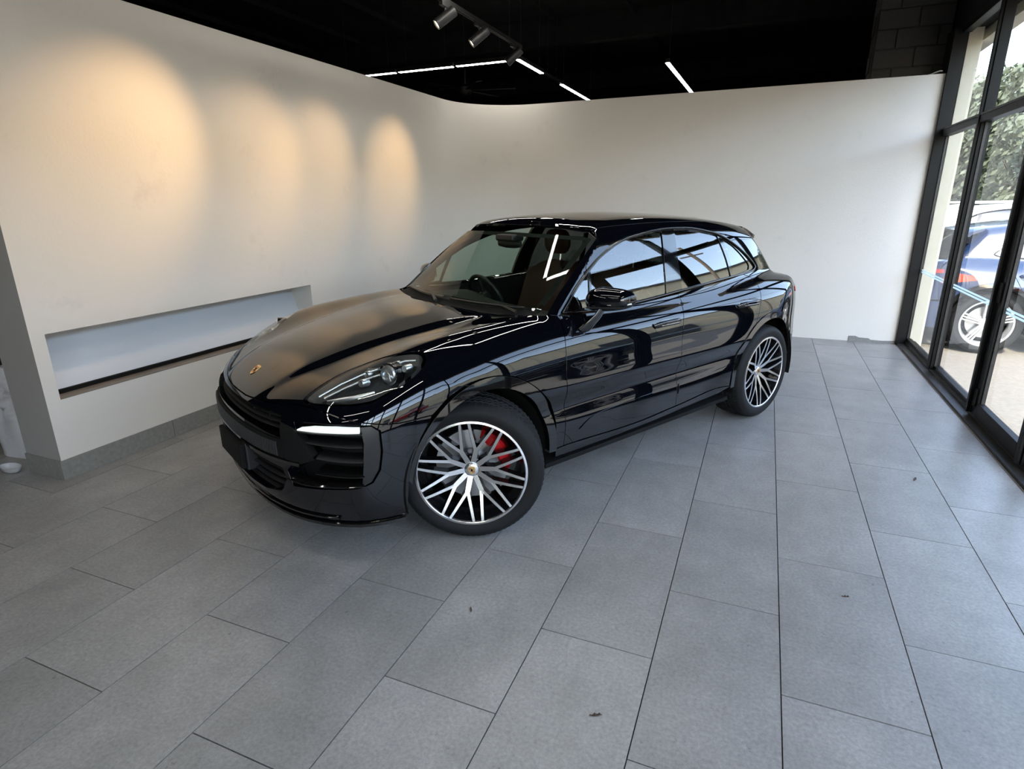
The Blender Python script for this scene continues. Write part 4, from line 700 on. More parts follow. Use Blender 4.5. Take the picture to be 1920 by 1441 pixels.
bp = to3('H', [(.735, 0.)]); bn = gradF(bp)[0]; bx = Vector((0, 1, 0)); bz = Vector(bn); by = bz.cross(bx)
M = Matrix((bx, by, bz)).transposed().to_4x4(); M.translation = Vector(bp[0])+bz*.0005
crest('badge', hood, M, .030, 'small golden shield badge')
# front bumper: skin with openings
top_half = to2('N', to3('H', [p for p in OUT['hood']][:0] or [(0, 0)])) if False else None
hb = np.array(OUT['hood']); k_end = int(np.argmin(np.hypot(hb[:, 0]-.247, hb[:, 1]-math.atan2(.945, .747-.3))))
top_n = to2('N', to3('H', hb[:k_end+1]))          # hood edge, centre to wheel arch
arch_dn = to2('N', np.array([(.309, .938, .65), (.351, .93, .555), (.376, .924, .447), (.385, .922, .36), (.388, .915, .27)]))
bot = Nd((60, .243), (50, .240), (40, .237), (30, .235), (20, .234), (10, .233), (0, .233))
half = np.vstack([top_n, arch_dn, bot])
full = sym([(b, a) for a, b in half]) if False else None
hL = [tuple(p) for p in half]; full = np.array(hL+[(-a, b) for a, b in hL[::-1] if abs(a) > 1e-3])
full = np.array([p for i, p in enumerate(full) if math.dist(p, full[i-1]) > .003])
def mir(p): return np.array([(-a, b) for a, b in p])
g_up = Nd((-29, .757), (-15, .750), (0, .747), (15, .750), (29, .757), (30.2, .70), (30.8, .655), (20, .665), (10, .670), (0, .672), (-10, .670), (-20, .665), (-30.8, .655), (-30.2, .70))
intake = Nd((34.5, .737), (40, .745), (50, .745), (54.5, .741), (56.6, .715), (56.8, .62), (56, .53), (54, .47), (51, .448), (42, .437), (33, .428), (31.5, .50), (33, .53), (40.5, .58), (37, .66))
g_low = Nd((-29.5, .505), (-15, .522), (0, .525), (15, .522), (29.5, .505), (30.5, .45), (28, .38), (20, .345), (10, .335), (0, .333), (-10, .335), (-20, .345), (-28, .38), (-30.5, .45))
fb = panel('front_bumper', 'N', full, 'paint', car, False, holes=[g_up, g_low, intake, mir(intake)], res=.03, flange=.05)
# backing behind the openings
for nm, pl in (('grille_backing', g_up), ('grille_backing', g_low), ('intake_backing', intake), ('intake_backing', mir(intake))):
    panel(nm, 'N', scaled(pl, -.012), 'matt_black', fb, False, off=-.10, gap=0, flange=0, res=.06)
def n_strip(name, pts, h, depth, m, off=0., tilt=0., label=None, th=None):
    """bar along (angle, z) points on the nose, h tall, depth deep, its face off metres from the skin"""
    out = []
    P = np.array(pts, float); t = np.linspace(0, 1, 25); s_ = np.linspace(0, 1, len(P)); A = np.interp(t, s_, P[:, 0]); Z = np.interp(t, s_, P[:, 1])
    rows = []
    Hs = np.interp(t, s_, h) if hasattr(h, '__len__') else np.full(25, h)
    Pm = to3('N', Nd(*zip(A, Z))); n_ = gradF(Pm); n_[:, 2] = 0; n_ /= np.linalg.norm(n_, axis=1)[:, None]
    for p, q, hh in zip(Pm, n_, Hs):
        p = Vector(p)+Vector(q)*off; q = Vector(q); u = Vector((0, 0, hh/2)); s1 = q*tilt
        rows.append([p+u-s1, p+u*.6+q*.004-s1*.6, p-u*.6+q*.004+s1*.6, p-u+s1, p-u+s1-q*depth, p+u-s1-q*depth])
    b = MB().grid(rows, True); b.add(rows[0], [(5, 4, 3, 2, 1, 0)]); b.add(rows[-1], [(0, 1, 2, 3, 4, 5)])
    return b.build(name, m, fb, smooth=35, label=label)
for z in (.732, .708, .684): n_strip('grille_slat', [(-29.5, z+.006), (-15, z), (0, z), (15, z), (29.5, z+.006)], .009, .06, 'matt_black', -.030, .006)
for a in (-22, -12, 12, 22): n_strip('grille_rib', [(a-.4, .705), (a+.4, .705)], .07, .05, 'satin_black', -.045)
# ribbed band under the upper grille
rows_b = n_strip('lower_bar', [(-31, .605), (-15, .604), (0, .604), (15, .604), (31, .605)], .088, .02, 'matt_black', .006, label='grey ribbed band across the nose')
ribs = MB()
for a in np.linspace(-29, 29, 84):
    p = to3('N', Nd((a, .604))); q = gradF(p)[0]; q[2] = 0; q /= np.linalg.norm(q); t = Vector((-q[1], q[0], 0)); c = Vector(p[0])+Vector(q)*.0105
    M2 = Matrix((t, Vector((0, 0, 1)), Vector(q))).transposed().to_4x4(); M2.translation = c
    ribs.box((-.0026, -.034, -.004), (.0026, .034, .0045), M2)
rb = ribs.build('rib_texture', 'dark_plastic', rows_b); rb['kind'] = 'stuff'
n_strip('nose_bar', [(-36, .545), (-15, .543), (0, .543), (15, .543), (36, .545)], .026, .05, 'gloss_black', .004)
for z in (.49, .45, .41, .37): n_strip('grille_slat', [(-29, z-.006), (-15, z), (0, z), (15, z), (29, z-.006)], .012, .07, 'satin_black', -.03, .008)
for sg in (1, -1):
    f_ = lambda *pts: [(sg*a, z) for a, z in pts]
    # matt air-guide wedge beside the grille
    pl = Nd(*f_((29.8, .725), (34.8, .712), (37.2, .664), (40.2, .58), (36.4, .552), (32.0, .535), (30.6, .60)))
    panel('air_guide', 'N', pl, 'matt_black', fb, False, off=.004, gap=.0, flange=.05, res=.03, label='matt black wedge between grille and side intake')
    d = n_strip('daytime_light', f_((36.0, .712), (40, .719), (46, .722), (51.8, .720)), (.006, .020, .024, .020), .03, 'led_white', .004, label='thin white daytime running light')
    n_strip('light_housing', f_((34.8, .703), (40, .704), (46, .706), (52.4, .705)), .010, .05, 'gloss_black', .003)
    for z in (.655, .585, .518): n_strip('intake_slat', f_((37.5 if z > .6 else 40.3, z), (46, z-.008), (52.2, z-.012)), .014, .07, 'gloss_black' if z < .55 else 'satin_black', -.022 if z > .55 else -.008, .01)
    pl = Nd(*f_((52.0, .736), (54.5, .737), (56.3, .712), (56.5, .62), (55.7, .53), (53.8, .472), (51.6, .452), (51.6, .475), (52.2, .56), (52.6, .66)))
    panel('intake_frame', 'N', pl, 'satin_black', fb, False, off=-.006, gap=.001, flange=.04, res=.03, label='upright matt frame at the outer end of the intake')
    n_strip('lower_lip', f_((31, .462), (37, .452), (44, .456), (52, .462)), .016, .04, 'gloss_black', -.006, .01)
# splitter under the nose
n_strip('splitter', [(-61, .262), (-50, .250), (-40, .243), (-25, .236), (0, .233), (25, .236), (40, .243), (50, .250), (61, .262)], .022, .10, 'gloss_black', .012, label='glossy black lip along the bottom of the nose')
n_strip('splitter_edge', [(-45, .285), (-25, .281), (0, .279), (25, .281), (45, .285)], .012, .05, 'gloss_black', .008)
# number plate, blank black
pc = to3('N', Nd((0, .47)))[0]
plate = MB().box((pc[0]+.004, -.19, .405), (pc[0]+.03, .19, .535)).build('number_plate', 'matt_black', fb, bevel=.006, label='blacked-out number plate on the nose')
MB().box((pc[0]-.06, -.205, .395), (pc[0]+.006, .205, .545)).build('plate_holder', 'satin_black', plate, bevel=.01)
# lower front fenders, side skirts, wheel arch trims
panel('fender', 'S', OUT['fender'], 'paint', car)
panel('side_skirt', 'S', OUT['sillpanel'], 'paint', car, off=.006, res=.035)
def arch_trim(pts_o, pts_i, nm):
    o = np.array(pts_o, float); i = np.array(pts_i, float)
    def up(p): return to2('S', np.stack([p[:, 0], SIDE(p[:, 0], p[:, 1]), p[:, 1]], 1))
    pl = np.vstack([up(o), up(i[::-1])]); panel(nm, 'S', pl, 'gloss_black', car, off=.007, gap=.0, flange=.06, res=.03, edge_res=.03)
def arc(cx, cz, R, a0, a1, n=30, sx=1.): return [(cx+sx*R*math.cos(math.radians(a)), cz+R*math.sin(math.radians(a))) for a in np.linspace(a0, a1, n)]
arch_trim(arc(-.082, .378, .484, 8, 184, 34, .962), arc(-.062, .378, .430, 6, 184, 34), 'front_arch_trim')
arch_trim(arc(-2.805, .378, .484, -4, 172, 34), arc(-2.80, .378, .436, -4, 172, 34), 'rear_arch_trim')
# doors with glass, blades, handles
fdL, fdR = panel('front_door', 'S', OUT['door_f'], 'paint', car, res=.024)
rdL, rdR = panel('rear_door', 'S', OUT['door_r'], 'paint', car, res=.024)
panel('side_blade', 'S', OUT['blade_f'], 'paint', fdL, parent_r=fdR, off=.006, gap=.001, flange=.012, res=.025)
panel('side_blade', 'S', OUT['blade_r'], 'paint', rdL, parent_r=rdR, off=.006, gap=.001, flange=.012, res=.025)
kw = dict(off=-.010, gap=.0, flange=.003, res=.04)
panel('quarter_light', 'S', OUT['glass_f1'], 'side_glass', fdL, parent_r=fdR, **kw)
panel('window_glass', 'S', OUT['glass_f2'], 'side_glass', fdL, parent_r=fdR, **kw)
panel('window_glass', 'S', OUT['glass_r'], 'privacy_glass', rdL, parent_r=rdR, **kw)
# window surround: black pillars and bright-edged trim
dl = np.array(OUT['dlo'])
panel('window_surround', 'S', dl, 'gloss_black', car, holes=[scaled(OUT[k], -.001) for k in ('glass_f1', 'glass_f2', 'glass_r', 'glass_q')], off=-.003, gap=.001, flange=.02, res=.04)
panel('rear_quarter_glass', 'S', OUT['glass_q'], 'privacy_glass', car, **kw)
dtrim = to3('S', densify(scaled(dl, .004), .02)); dn_ = gradF(np.nan_to_num(dtrim)); dtrim = dtrim+dn_*.003
for sg in (1, -1):
    MB().tube([(a, b*sg, c) for a, b, c in dtrim]+[(dtrim[0][0], dtrim[0][1]*sg, dtrim[0][2])], .0075, 8, False).build('window_trim', 'gloss_black', car, smooth=60)
# body side: pillars, cant rail, rear quarter
panel('body_side', 'S', OUT['side'], 'paint', car, res=.024)
# roof and glazing
rg = [(-1.28, .0), (-1.285, .25), (-1.30, .42), (-1.34, .455), (-2.0, .46), (-2.5, .43), (-2.56, .38), (-2.57, .2), (-2.57, 0)]
def to_s(pts):
    out = []
    for x, y in pts:
        z = float(ROOF(np.array([x]))[0])-.115*y*y-.05*y**4; out.append((x, .9*math.atan2(y, z-.7)))
    return out
rgl = sym(to_s(rg))
roof = panel('roof', 'S', sym(OUT['roof']), 'paint', car, False, holes=[rgl], res=.035)
panel('roof_glass', 'S', rgl, 'gloss_black', roof, False, off=-.001, res=.05, label='black panoramic glass roof')
ws = sym(OUT['windscreen'])
wind = panel('windscreen', 'S', ws, 'screen_glass', car, False, off=-.004, gap=.004, flange=.004, res=.04)
inner = scaled(ws, .035)
panel('screen_border', 'S', ws, 'matt_black', wind, False, holes=[inner], off=-.0075, gap=.003, flange=0, res=.04)
# cowl below the screen, wipers
cowl = sym([(-.385-.27*0-.002, 0.)] + [(-.387-.27*y*y, .9*math.atan2(y, 1.078-.7)) for y in np.linspace(.1, .72, 8)]+[(-.47-.27*y*y, .9*math.atan2(y, 1.10-.7)) for y in np.linspace(.72, 0, 9)])
panel('cowl', 'S', cowl, 'matt_black', car, False, off=-.012, gap=0, flange=.0, res=.04)
def on_s(x, y, off):
    zz = np.linspace(.98, 1.62, 300); v = F(np.full(300, x), np.full(300, y), zz); z0 = zz[int(np.argmax(v > 0))]
    p = np.array([[x, y, z0]]); return Vector((p+gradF(p)*off)[0])
for (y0, y1, yp) in ((-.60, -.02, -.02), (.06, .64, .64)):
    path = [on_s(-.43-.27*y*y-.035, y, .012) for y in np.linspace(y0, y1, 9)]
    b = MB().tube(path, .006, 8, flat=1.6).build('wiper_blade', 'satin_black', wind, smooth=40)
    MB().tube([on_s(-.40-.27*yp*yp, yp, .01), path[6] if yp == y1 else path[2], path[4]], [.011, .008, .006], 8).build('wiper_arm', 'satin_black', b, smooth=40)
# tail: glass, tailgate, lamp strip, bumper, spoiler
panel('rear_glass', 'T', Td((-46, 1.40), (-20, 1.425), (0, 1.43), (20, 1.425), (46, 1.40), (47, 1.25), (46.5, 1.12), (25, 1.10), (0, 1.095), (-25, 1.10), (-46.5, 1.12), (-47, 1.25)), 'privacy_glass', car, False, res=.06)
panel('tailgate', 'T', Td((-47.5, 1.11), (-25, 1.085), (0, 1.08), (25, 1.085), (47.5, 1.11), (47.3, 1.0), (48, .9), (49, .75), (50, .63), (0, .60), (-50, .63), (-49, .75), (-48, .9), (-47.3, 1.0)), 'paint', car, False, res=.05)
panel('tail_lamp_strip', 'T', Td((-49.5, 1.0), (0, .985), (49.5, 1.0), (50, .955), (30, .935), (0, .935), (-30, .935), (-50, .955)), 'tail_red', car, False, off=.006, res=.05)
panel('rear_bumper', 'T', Td((-54, .60), (-50.5, .615), (0, .585), (50.5, .615), (54, .60), (55.5, .45), (57, .29), (40, .27), (0, .26), (-40, .27), (-57, .29), (-55.5, .45)), 'paint', car, False, res=.05, flange=.04)
rows = []
for y in np.linspace(-.555, .555, 25):
    xt = -3.235+.34*y*y; x0 = -2.925
    zf = lambda x: float(ROOF(np.array([x]))[0])-.115*y*y-.05*y**4
    fin = .035*max(0, (abs(y)-.44)/.115)
    rows.append([(x0, y, zf(x0)+.001), (x0*.6+xt*.4, y, zf(x0*.6+xt*.4)+.004-fin*.3), (xt+.02, y, zf(xt)+.014-fin), (xt, y, zf(xt)+.008-fin), (xt+.006, y, zf(xt)-.018-fin), (xt+.12, y, zf(xt)-.035-fin), (x0-.02, y, zf(x0)-.07-fin)])
sp = MB().grid(rows); sp.add(rows[0], [tuple(range(7))]); sp.add(rows[-1], [tuple(range(6, -1, -1))])
sp.build('spoiler', 'paint', car, smooth=40)
for sg in (1, -1):     # blade of the spoiler running down beside the glass
    q = [(-2.93, .545*sg, 1.452), (-3.10, .53*sg, 1.40), (-3.17, .52*sg, 1.30), (-3.06, .565*sg, 1.30), (-2.98, .575*sg, 1.38)]
    m = MB(); m.add([(a, b+.006*sg, c) for a, b, c in q]+[(a, b-.03*sg, c) for a, b, c in q], [(0, 1, 2, 3, 4), (9, 8, 7, 6, 5)]+[(i, (i+1) % 5, 5+(i+1) % 5, 5+i) for i in range(5)])
    m.build('spoiler_fin', 'gloss_black', car, bevel=.004)
# door handles
def on_side(x, z, off=0.):
    p = to3('S', to2('S', [(x, float(SIDE(np.array([x]), np.array([z]))[0]), z)])); return Vector((p+gradF(p)*off)[0])
for (xa, xb_, z, pl, pr_) in ((-1.40, -1.665, .932, fdL, fdR), (-2.345, -2.60, .950, rdL, rdR)):
    L = [on_side(xa+(xb_-xa)*t, z, .004+.030*min(1, 5*t, 5*(1-t))) for t in np.linspace(0, 1, 15)]
    cup = [(xa+(xb_-xa)*(.5+.46*math.cos(a)), .9*math.atan2(.91, z-.020+.050*math.sin(a)-.7)) for a in np.linspace(0, 2*math.pi, 30)[:-1]]
    for sg, p_ in ((1, pl), (-1, pr_)):
        MB().tube([(v.x, v.y*sg, v.z) for v in L], [.008]+[.019]*13+[.008], 12, flat=.5).build('door_handle', 'paint', p_, smooth=50)
        MB().tube([(v.x, v.y*sg+.0105*sg, v.z-.005) for v in L[2:-2]], .0026, 6).build('handle_strip', 'polished', p_, smooth=50)
    panel('handle_recess', 'S', cup, 'gloss_black', pl, parent_r=pr_, off=.0012, gap=0, flange=0, res=.015, edge_res=.01)
# wing mirrors
for sg, p_ in ((1, fdL), (-1, fdR)):
    c = Vector((-.935, .962, 1.152)); rows = []
    for i in range(17):
        u = -math.pi/2+math.pi*i/16; rw = []
        for k in range(28):
            w_ = 2*math.pi*k/28; ex = .72
            f1 = lambda t, e: math.copysign(abs(t)**e, t)
            y = f1(math.sin(u), .8)*.122; r_ = f1(math.cos(u), .62)
            x = r_*f1(math.cos(w_), .8)*(.078 if math.cos(w_) > 0 else .045); z = r_*f1(math.sin(w_), .75)*(.070 if math.sin(w_) > 0 else .062)*(1-.20*(y/.122))
            x += -.42*y-.10*abs(z)*(x > 0); rw.append((c.x+x, sg*(c.y+y), c.z+z+.06*y))
        rows.append(rw)
    b = MB().grid(rows, True)
    if sg < 0: b.f = [f[::-1] for f in b.f]
    hm = b.build('wing_mirror', 'paint', p_, smooth=60)
    gl = MB().add([(c.x-.047-.42*y, sg*(c.y+y), c.z+z+.06*y) for y, z in ((-.095, -.045), (.085, -.04), (.10, .0), (.08, .045), (-.09, .05), (-.108, .0))], [tuple(range(6))]); gl.build('mirror_glass', 'chrome', hm)
    MB().tube([(c.x+.066-.42*y-.5*max(0, y-.03), sg*(c.y+y+.004), c.z-.018+.06*y+.01*y) for y in np.linspace(-.02, .118, 9)], [.003, .005, .006, .007, .008, .008, .009, .009, .005], 8, flat=1.).build('turn_signal', 'amber', hm, smooth=60, label='clear strip of the mirror turn signal')
    MB().tube([(c.x+.068-.42*y-.25*max(0, y-.03), sg*(c.y+y), c.z-.036+.06*y) for y in np.linspace(-.09, .10, 9)], .006, 8, flat=1.).build('mirror_seam', 'satin_black', hm, smooth=60)
    arm = [(-.815, .868, .985), (-.83, .895, 1.015), (-.865, .92, 1.06), (-.90, .93, 1.105)]
    MB().tube([(a, d*sg, e) for a, d, e in arm], [.05, .044, .036, .034], 14, flat=.42, up=(1, 0, 0)).build('mirror_arm', 'gloss_black', hm, smooth=50)
# ------------------------------------------------------------------ wheels (axis +Y outwards)
RT, RW = .3735, .284
def wheel_meshes(width):
    h = width/2
    d = {}
    prof = [(RW-.004, h-.012), (RW+.004, h-.004), (RW+.020, h+.002), (RW+.045, h+.006), (RT-.034, h+.002), (RT-.016, h-.010), (RT-.007, h-.024), (RT-.001, h-.045)]
    for g in (.075, .042, .01):
        prof += [(RT, h*0+g+.012), (RT-.007, g+.009), (RT-.007, g-.003), (RT, g-.006)]
    prof += [(RT, -.02)]
    back = [(r, -z) for r, z in prof[::-1] if z > .001]
    tprof = prof+[(r, z) for r, z in back if z < -.021]
    t = MB(); n = 240; m = len(tprof); vs = []; fs = []
    for k in range(n):
        a = 2*math.pi*k/n
        for r, z in tprof:
            rr = r
            if r > RT-.018 and k % 3 == 0: rr = r-(.005 if r > RT-.004 else .0022)
            aa = a+(.35*abs(z) if r > RT-.02 else .35*(h-.01))
            vs.append((rr*math.cos(aa), z, rr*math.sin(aa)))
    for k in range(n):
        k2 = (k+1) % n
        for i in range(m-1): fs.append((k*m+i, k*m+i+1, k2*m+i+1, k2*m+i))
    t.add(vs, fs); d['tyre'] = t.mesh('tyre', 'rubber', 35)
    rim = MB().lathe([(RW-.012, h-.016), (RW-.024, h-.05), (RW-.040, h-.08), (RW-.046, -h+.03), (RW-.01, -h+.01)], 72)
    d['rim'] = rim.mesh('wheel', 'wheel_black', 40)
    lip = MB().lathe([(RW+.003, h-.006), (RW+.001, h-.001), (RW-.009, h+.001), (RW-.0125, h-.003), (RW-.0125, h-.018)], 96)
    d['lip'] = lip.mesh('rim_lip', 'polished', 40)
    d['h'] = h
    return d
def spoke_mesh(h):
    """one Y spoke: stem from the hub to a node, two bars on to the rim; bright face, black flanks"""
    b = MB(); zf = h-.004
    hubr, noder, rimr = .030, .126, RW-.010; dz = lambda r: zf-.058*(1-min(1, max(0, (r-.03)/(rimr-.03))))**1.35
    def pol(r, a): a = math.radians(a); return r*math.sin(a), r*math.cos(a)
    def beam(p, q, w0, w1, depth=.042):
        p = Vector(p); q = Vector(q); t = (q-p).normalized(); s_ = Vector((-t.y, t.x)); N_ = 6; top = []
        for i in range(N_+1):
            u = i/N_; c = p+(q-p)*u; w_ = w0+(w1-w0)*u; y = dz(c.length); top.append((c, w_, y))
        rows = [[(c.x-s_.x*w_*1.25, y-depth, c.y-s_.y*w_*1.25), (c.x-s_.x*w_, y-.003, c.y-s_.y*w_), (c.x-s_.x*(w_-.0016), y, c.y-s_.y*(w_-.0016)), (c.x+s_.x*(w_-.0016), y, c.y+s_.y*(w_-.0016)), (c.x+s_.x*w_, y-.003, c.y+s_.y*w_), (c.x+s_.x*w_*1.25, y-depth, c.y+s_.y*w_*1.25)] for c, w_, y in top]
        for i in range(N_):
            for k in range(5):
                b.cur = 1 if k == 2 else 0
                o = len(b.v)
                b.add([rows[i][k], rows[i][k+1], rows[i+1][k+1], rows[i+1][k]], [(0, 1, 2, 3)])
    beam(pol(hubr, 0), pol(noder+.010, 0), .0150, .0135)
    for s_ in (-1, 1): beam(pol(noder-.006, s_*1.5), pol(rimr, s_*13.3), .0098, .0082)
    return b.mesh('spoke', ['wheel_black', 'polished'], 30)
capm = MB().lathe([(0, .007), (.027, .0068), (.032, .005), (.035, .001), (.036, -.02)], 36).mesh('hub_cap', 'polished', 40)
hubm = MB().lathe([(.034, .0), (.042, -.004), (.062, -.012), (.068, -.05)], 40).mesh('hub_plate', 'wheel_black', 40)
dprof = [(.085, .016), (.190, .016), (.190, -.016), (.085, -.016)]
discm = MB().lathe(dprof, 72, close=True).mesh('brake_disc', 'disc_steel', 40)
hatm = MB().lathe([(0, .05), (.075, .05), (.088, .04), (.09, 0)], 48).mesh('disc_hat', 'hat_grey', 40)
def caliper_mesh():
    b = MB(); rows = []
    for i in range(17):
        a = math.radians(-42+84*i/16); e = min(1, 4.*i/16, 4.*(16-i)/16); o = .006*math.sin(i*1.1)**2
        ri, ro = .142+.006*(1-e), .206-.012*(1-e)+o*.3; y0, y1 = -.045, .040*e+.012+o
        rows.append([(r*math.sin(a), y, r*math.cos(a)) for r, y in ((ri, y0), (ri, y1-.006), (ri+.008, y1), (ro-.014, y1), (ro, y1-.012), (ro, y0))])
    b.grid(rows, True); b.add(rows[0], [(5, 4, 3, 2, 1, 0)]); b.add(rows[-1], [tuple(range(6))])
    return b.mesh('brake_caliper', 'caliper_red', 35)
calm = caliper_mesh()
boltm = MB().lathe([(0, .008), (.0075, .007), (.009, 0), (.009, -.01)], 12).mesh('caliper_bolt', 'matt_black', 40)
nutm = MB().lathe([(0, -.004), (.009, -.004), (.0105, -.012), (.0105, -.03)], 6).mesh('wheel_nut', 'chrome', 30)
WM = {}
def wheel(x, y, width, steer, spin, sgn, cal_ang):
    if width not in WM: WM[width] = wheel_meshes(width); WM[width]['spoke'] = spoke_mesh(width/2)
    d = WM[width]; h = d['h']
    w_ = put('wheel', d['rim'], car); w_.location = (x, y, .3735); w_.rotation_euler = (0, 0, (steer if sgn > 0 else steer+math.pi))
    put('tyre', d['tyre'], w_); put('rim_lip', d['lip'], w_)
    for k in range(10):
        s_ = put('spoke', d['spoke'], w_); s_.rotation_euler = (0, math.radians(36*k+spin), 0)
    hy = h-.058
    c = put('hub_cap', capm, w_); c.location = (0, hy, 0)
    put('hub_plate', hubm, w_).location = (0, hy, 0)
    for k in range(5):
        a = math.radians(72*k+spin+18); put('wheel_nut', nutm, w_).location = (.055*math.sin(a), hy-.012, .055*math.cos(a))
    put('brake_disc', discm, w_).location = (0, hy-.095, 0); put('disc_hat', hatm, w_).location = (0, hy-.11, 0)
    ca = put('brake_caliper', calm, w_); ca.location = (0, hy-.085, 0); ca.rotation_euler = (0, cal_ang, 0)
    return w_, hy
MCAP = Matrix(((-1, 0, 0, 0), (0, 0, 1, 0), (0, 1, 0, 0), (0, 0, 0, 1)))
ST = -math.radians(38)
for (x, width, steer, spin, ca) in ((0, .265, ST, -12, 1), (-2.807, .285, 0, 14, 0)):
    for sg in (1, -1):
        yc = .944-width/2
        cal = math.radians(-58) if x == 0 else math.radians(60)
        if sg < 0: cal = -cal
        w_, hy = wheel(x-.052 if x == 0 else x, sg*(yc-(-.013 if x == 0 else 0)), width, steer, spin, sg, cal)
        if sg > 0:
            Mc = MCAP.copy(); Mc.translation = (0, hy+.0071, 0); crest('wheel_crest', w_, Mc, .0195, 'tiny golden crest on the hub cap')
# wheel wells and floor pan
for x in (0, -2.807):
    for sg in (1, -1):
        b = MB(); rows = []
        for a in np.linspace(-12, 192, 30):
            a = math.radians(a); rows.append([(x-.03*(x == 0)+.437*math.cos(a), sg*y, .378+.437*math.sin(a)) for y in (.50, .935)])
        b.grid(rows); b.add([(x, sg*.50, .378)]+[r[0] for r in rows], [(0, i, i+1) for i in range(1, 30)]); b.build('wheel_well', 'matt_black', car)
b = MB(); b.box((-3.5, -.50, .20), (.60, .50, .24)); b.box((-2.3, -.80, .20), (-.56, .80, .236)); b.box((-2.36, -.905, .235), (-.50, .905, .262)); b.build('floor_pan', 'matt_black', car)
MB().box((-.62, -.72, .24), (-.58, .72, 1.0)).build('firewall', 'cabin_black', car)
MB().box((.56, -.5, .28), (.66, .5, .70)).build('radiator', 'matt_black', car)
# ------------------------------------------------------------------ cabin
def seat(x, y, wide=.25):
    s_ = empty('x')
    bpy.data.objects.remove(s_)
    base = MB(); rows = []
    for t, zz, hw in ((0, .60, .20), (.02, .66, .235), (.25, .66, wide), (.45, .655, wide), (.53, .63, .22), (.54, .56, .20)):
        rows.append([(x+.28-t, y+hw*c, zz+.035*(abs(c) > .8)-(.12 if abs(c) > .99 else 0)) for c in (-1, -.92, -.7, -.35, 0, .35, .7, .92, 1)])
    base.grid(rows); base.box((x-.25, y-wide, .30), (x+.26, y+wide, .60))
    so = base.build('seat', 'leather', car, smooth=50)
    rows = []
    for t in np.linspace(0, 1, 9):
        zz = .62+.62*t; xx = x-.22-.22*t; hw = wide*(1-.12*t**2) if t < 1 else wide*.6
        rows.append([(xx-.05*(1-abs(c)**3)*0+.05*(abs(c) > .75), y+hw*c, zz-(.05*c*c if t > .95 else 0)) for c in (-1, -.8, -.5, 0, .5, .8, 1)]+[(xx-.11, y+hw*c, zz-.02) for c in (1, 0, -1)])
    bk = MB().grid(rows, True); bk.add(rows[-1], [tuple(range(10))]); bk.build('backrest', 'leather', so, smooth=50)
    rows = []
    for i in range(9):
        u = -math.pi/2+math.pi*i/8; rows.append([(x-.47+.055*math.cos(u)**.6*math.cos(a), y+.135*math.copysign(abs(math.cos(u))**.5, 1)*math.copysign(abs(math.sin(a))**.6, math.sin(a)), 1.375+.098*math.sin(u)) for a in np.linspace(0, 2*math.pi, 21)[:-1]])
    hr = MB().grid(rows, True).build('headrest', 'leather', so, smooth=60)
    for s2 in (-.055, .055): MB().tube([(x-.455, y+s2, 1.21), (x-.465, y+s2, 1.31)], .007, 8).build('headrest_post', 'chrome', hr)
for y in (.37, -.37): seat(-1.31, y)
for y in (.36, -.36): seat(-2.08, y, .31)
# dashboard with cowl, wheel on the right
rows = []
for yv in np.linspace(-.70, .70, 29):
    hump = .045*math.exp(-((yv+.37)/.2)**2)
    rows.append([(-.60-.1*yv*yv, yv, 1.035), (-.70-.1*yv*yv, yv, 1.045+hump*.3), (-.80, yv, 1.04+hump), (-.90, yv, 1.03+hump), (-.955, yv, 1.0+hump*.8), (-.96, yv, .93), (-.90, yv, .80), (-.78, yv, .62)])
dash = MB().grid(rows).build('dashboard', 'cabin_black', car, smooth=40)
sw = MB(); q = Matrix.Translation((-1.06, -.37, 1.0)) @ Matrix.Rotation(math.radians(-66), 4, 'Y')
ring = [q @ Vector((.178*math.cos(a), .178*math.sin(a), 0)) for a in np.linspace(0, 2*math.pi, 49)]
sw.tube(ring, .016, 10, False); swo = sw.build('steering_wheel', 'satin_black', dash, smooth=60)
sp_ = MB()
for a in (0, 180, 270): sp_.tube([q @ Vector((.03*math.cos(math.radians(a)), .03*math.sin(math.radians(a)), -.01)), q @ Vector((.165*math.cos(math.radians(a)), .165*math.sin(math.radians(a)), 0))], .014, 8, flat=.5)
sp_.build('steering_spokes', 'satin_black', swo, smooth=50)
hb_ = MB().lathe([(0, .02), (.05, .015), (.06, -.02), (.04, -.2), (0, -.2)], 24, 'Z'); hb_.v = [tuple(q @ Vector(v)) for v in hb_.v]; hb_.build('airbag_pad', 'satin_black', swo, smooth=50)
# inner mirror with its sensor pod
MB().tube([(-.985, -.115, 1.415), (-.99, -.05, 1.42), (-.99, .05, 1.42), (-.985, .115, 1.415)], [.022, .036, .036, .022], 12, flat=.5).build('inner_mirror', 'satin_black', car, smooth=50)
MB().box((-1.04, -.09, 1.43), (-.93, .09, 1.475)).build('sensor_pod', 'cabin_black', car, bevel=.015)
# door cards, pillars' inner side, headliner, rear shelf
for sg in (1, -1):
    b = MB(); xs = np.linspace(-.66, -2.75, 12)
    b.grid([[(x, sg*.80, .35), (x, sg*.83, .60), (x, sg*.80, .90), (x, sg*.79, 1.045+.028*(-x-.66))] for x in xs]); b.build('door_card', 'cabin_black', car, smooth=40)
rows = [[(x, y, float(ROOF(np.array([x]))[0])-.115*y*y-.045) for y in np.linspace(-.56, .56, 9)] for x in np.linspace(-1.12, -3.0, 10)]
MB().grid(rows).build('headliner', 'headliner', car, smooth=60)
MB().box((-3.15, -.62, .98), (-2.55, .62, 1.0)).build('parcel_shelf', 'cabin_black', car)
MB().box((-2.62, -.78, .26), (-2.58, .78, 1.0)).build('rear_bulkhead', 'cabin_black', car)
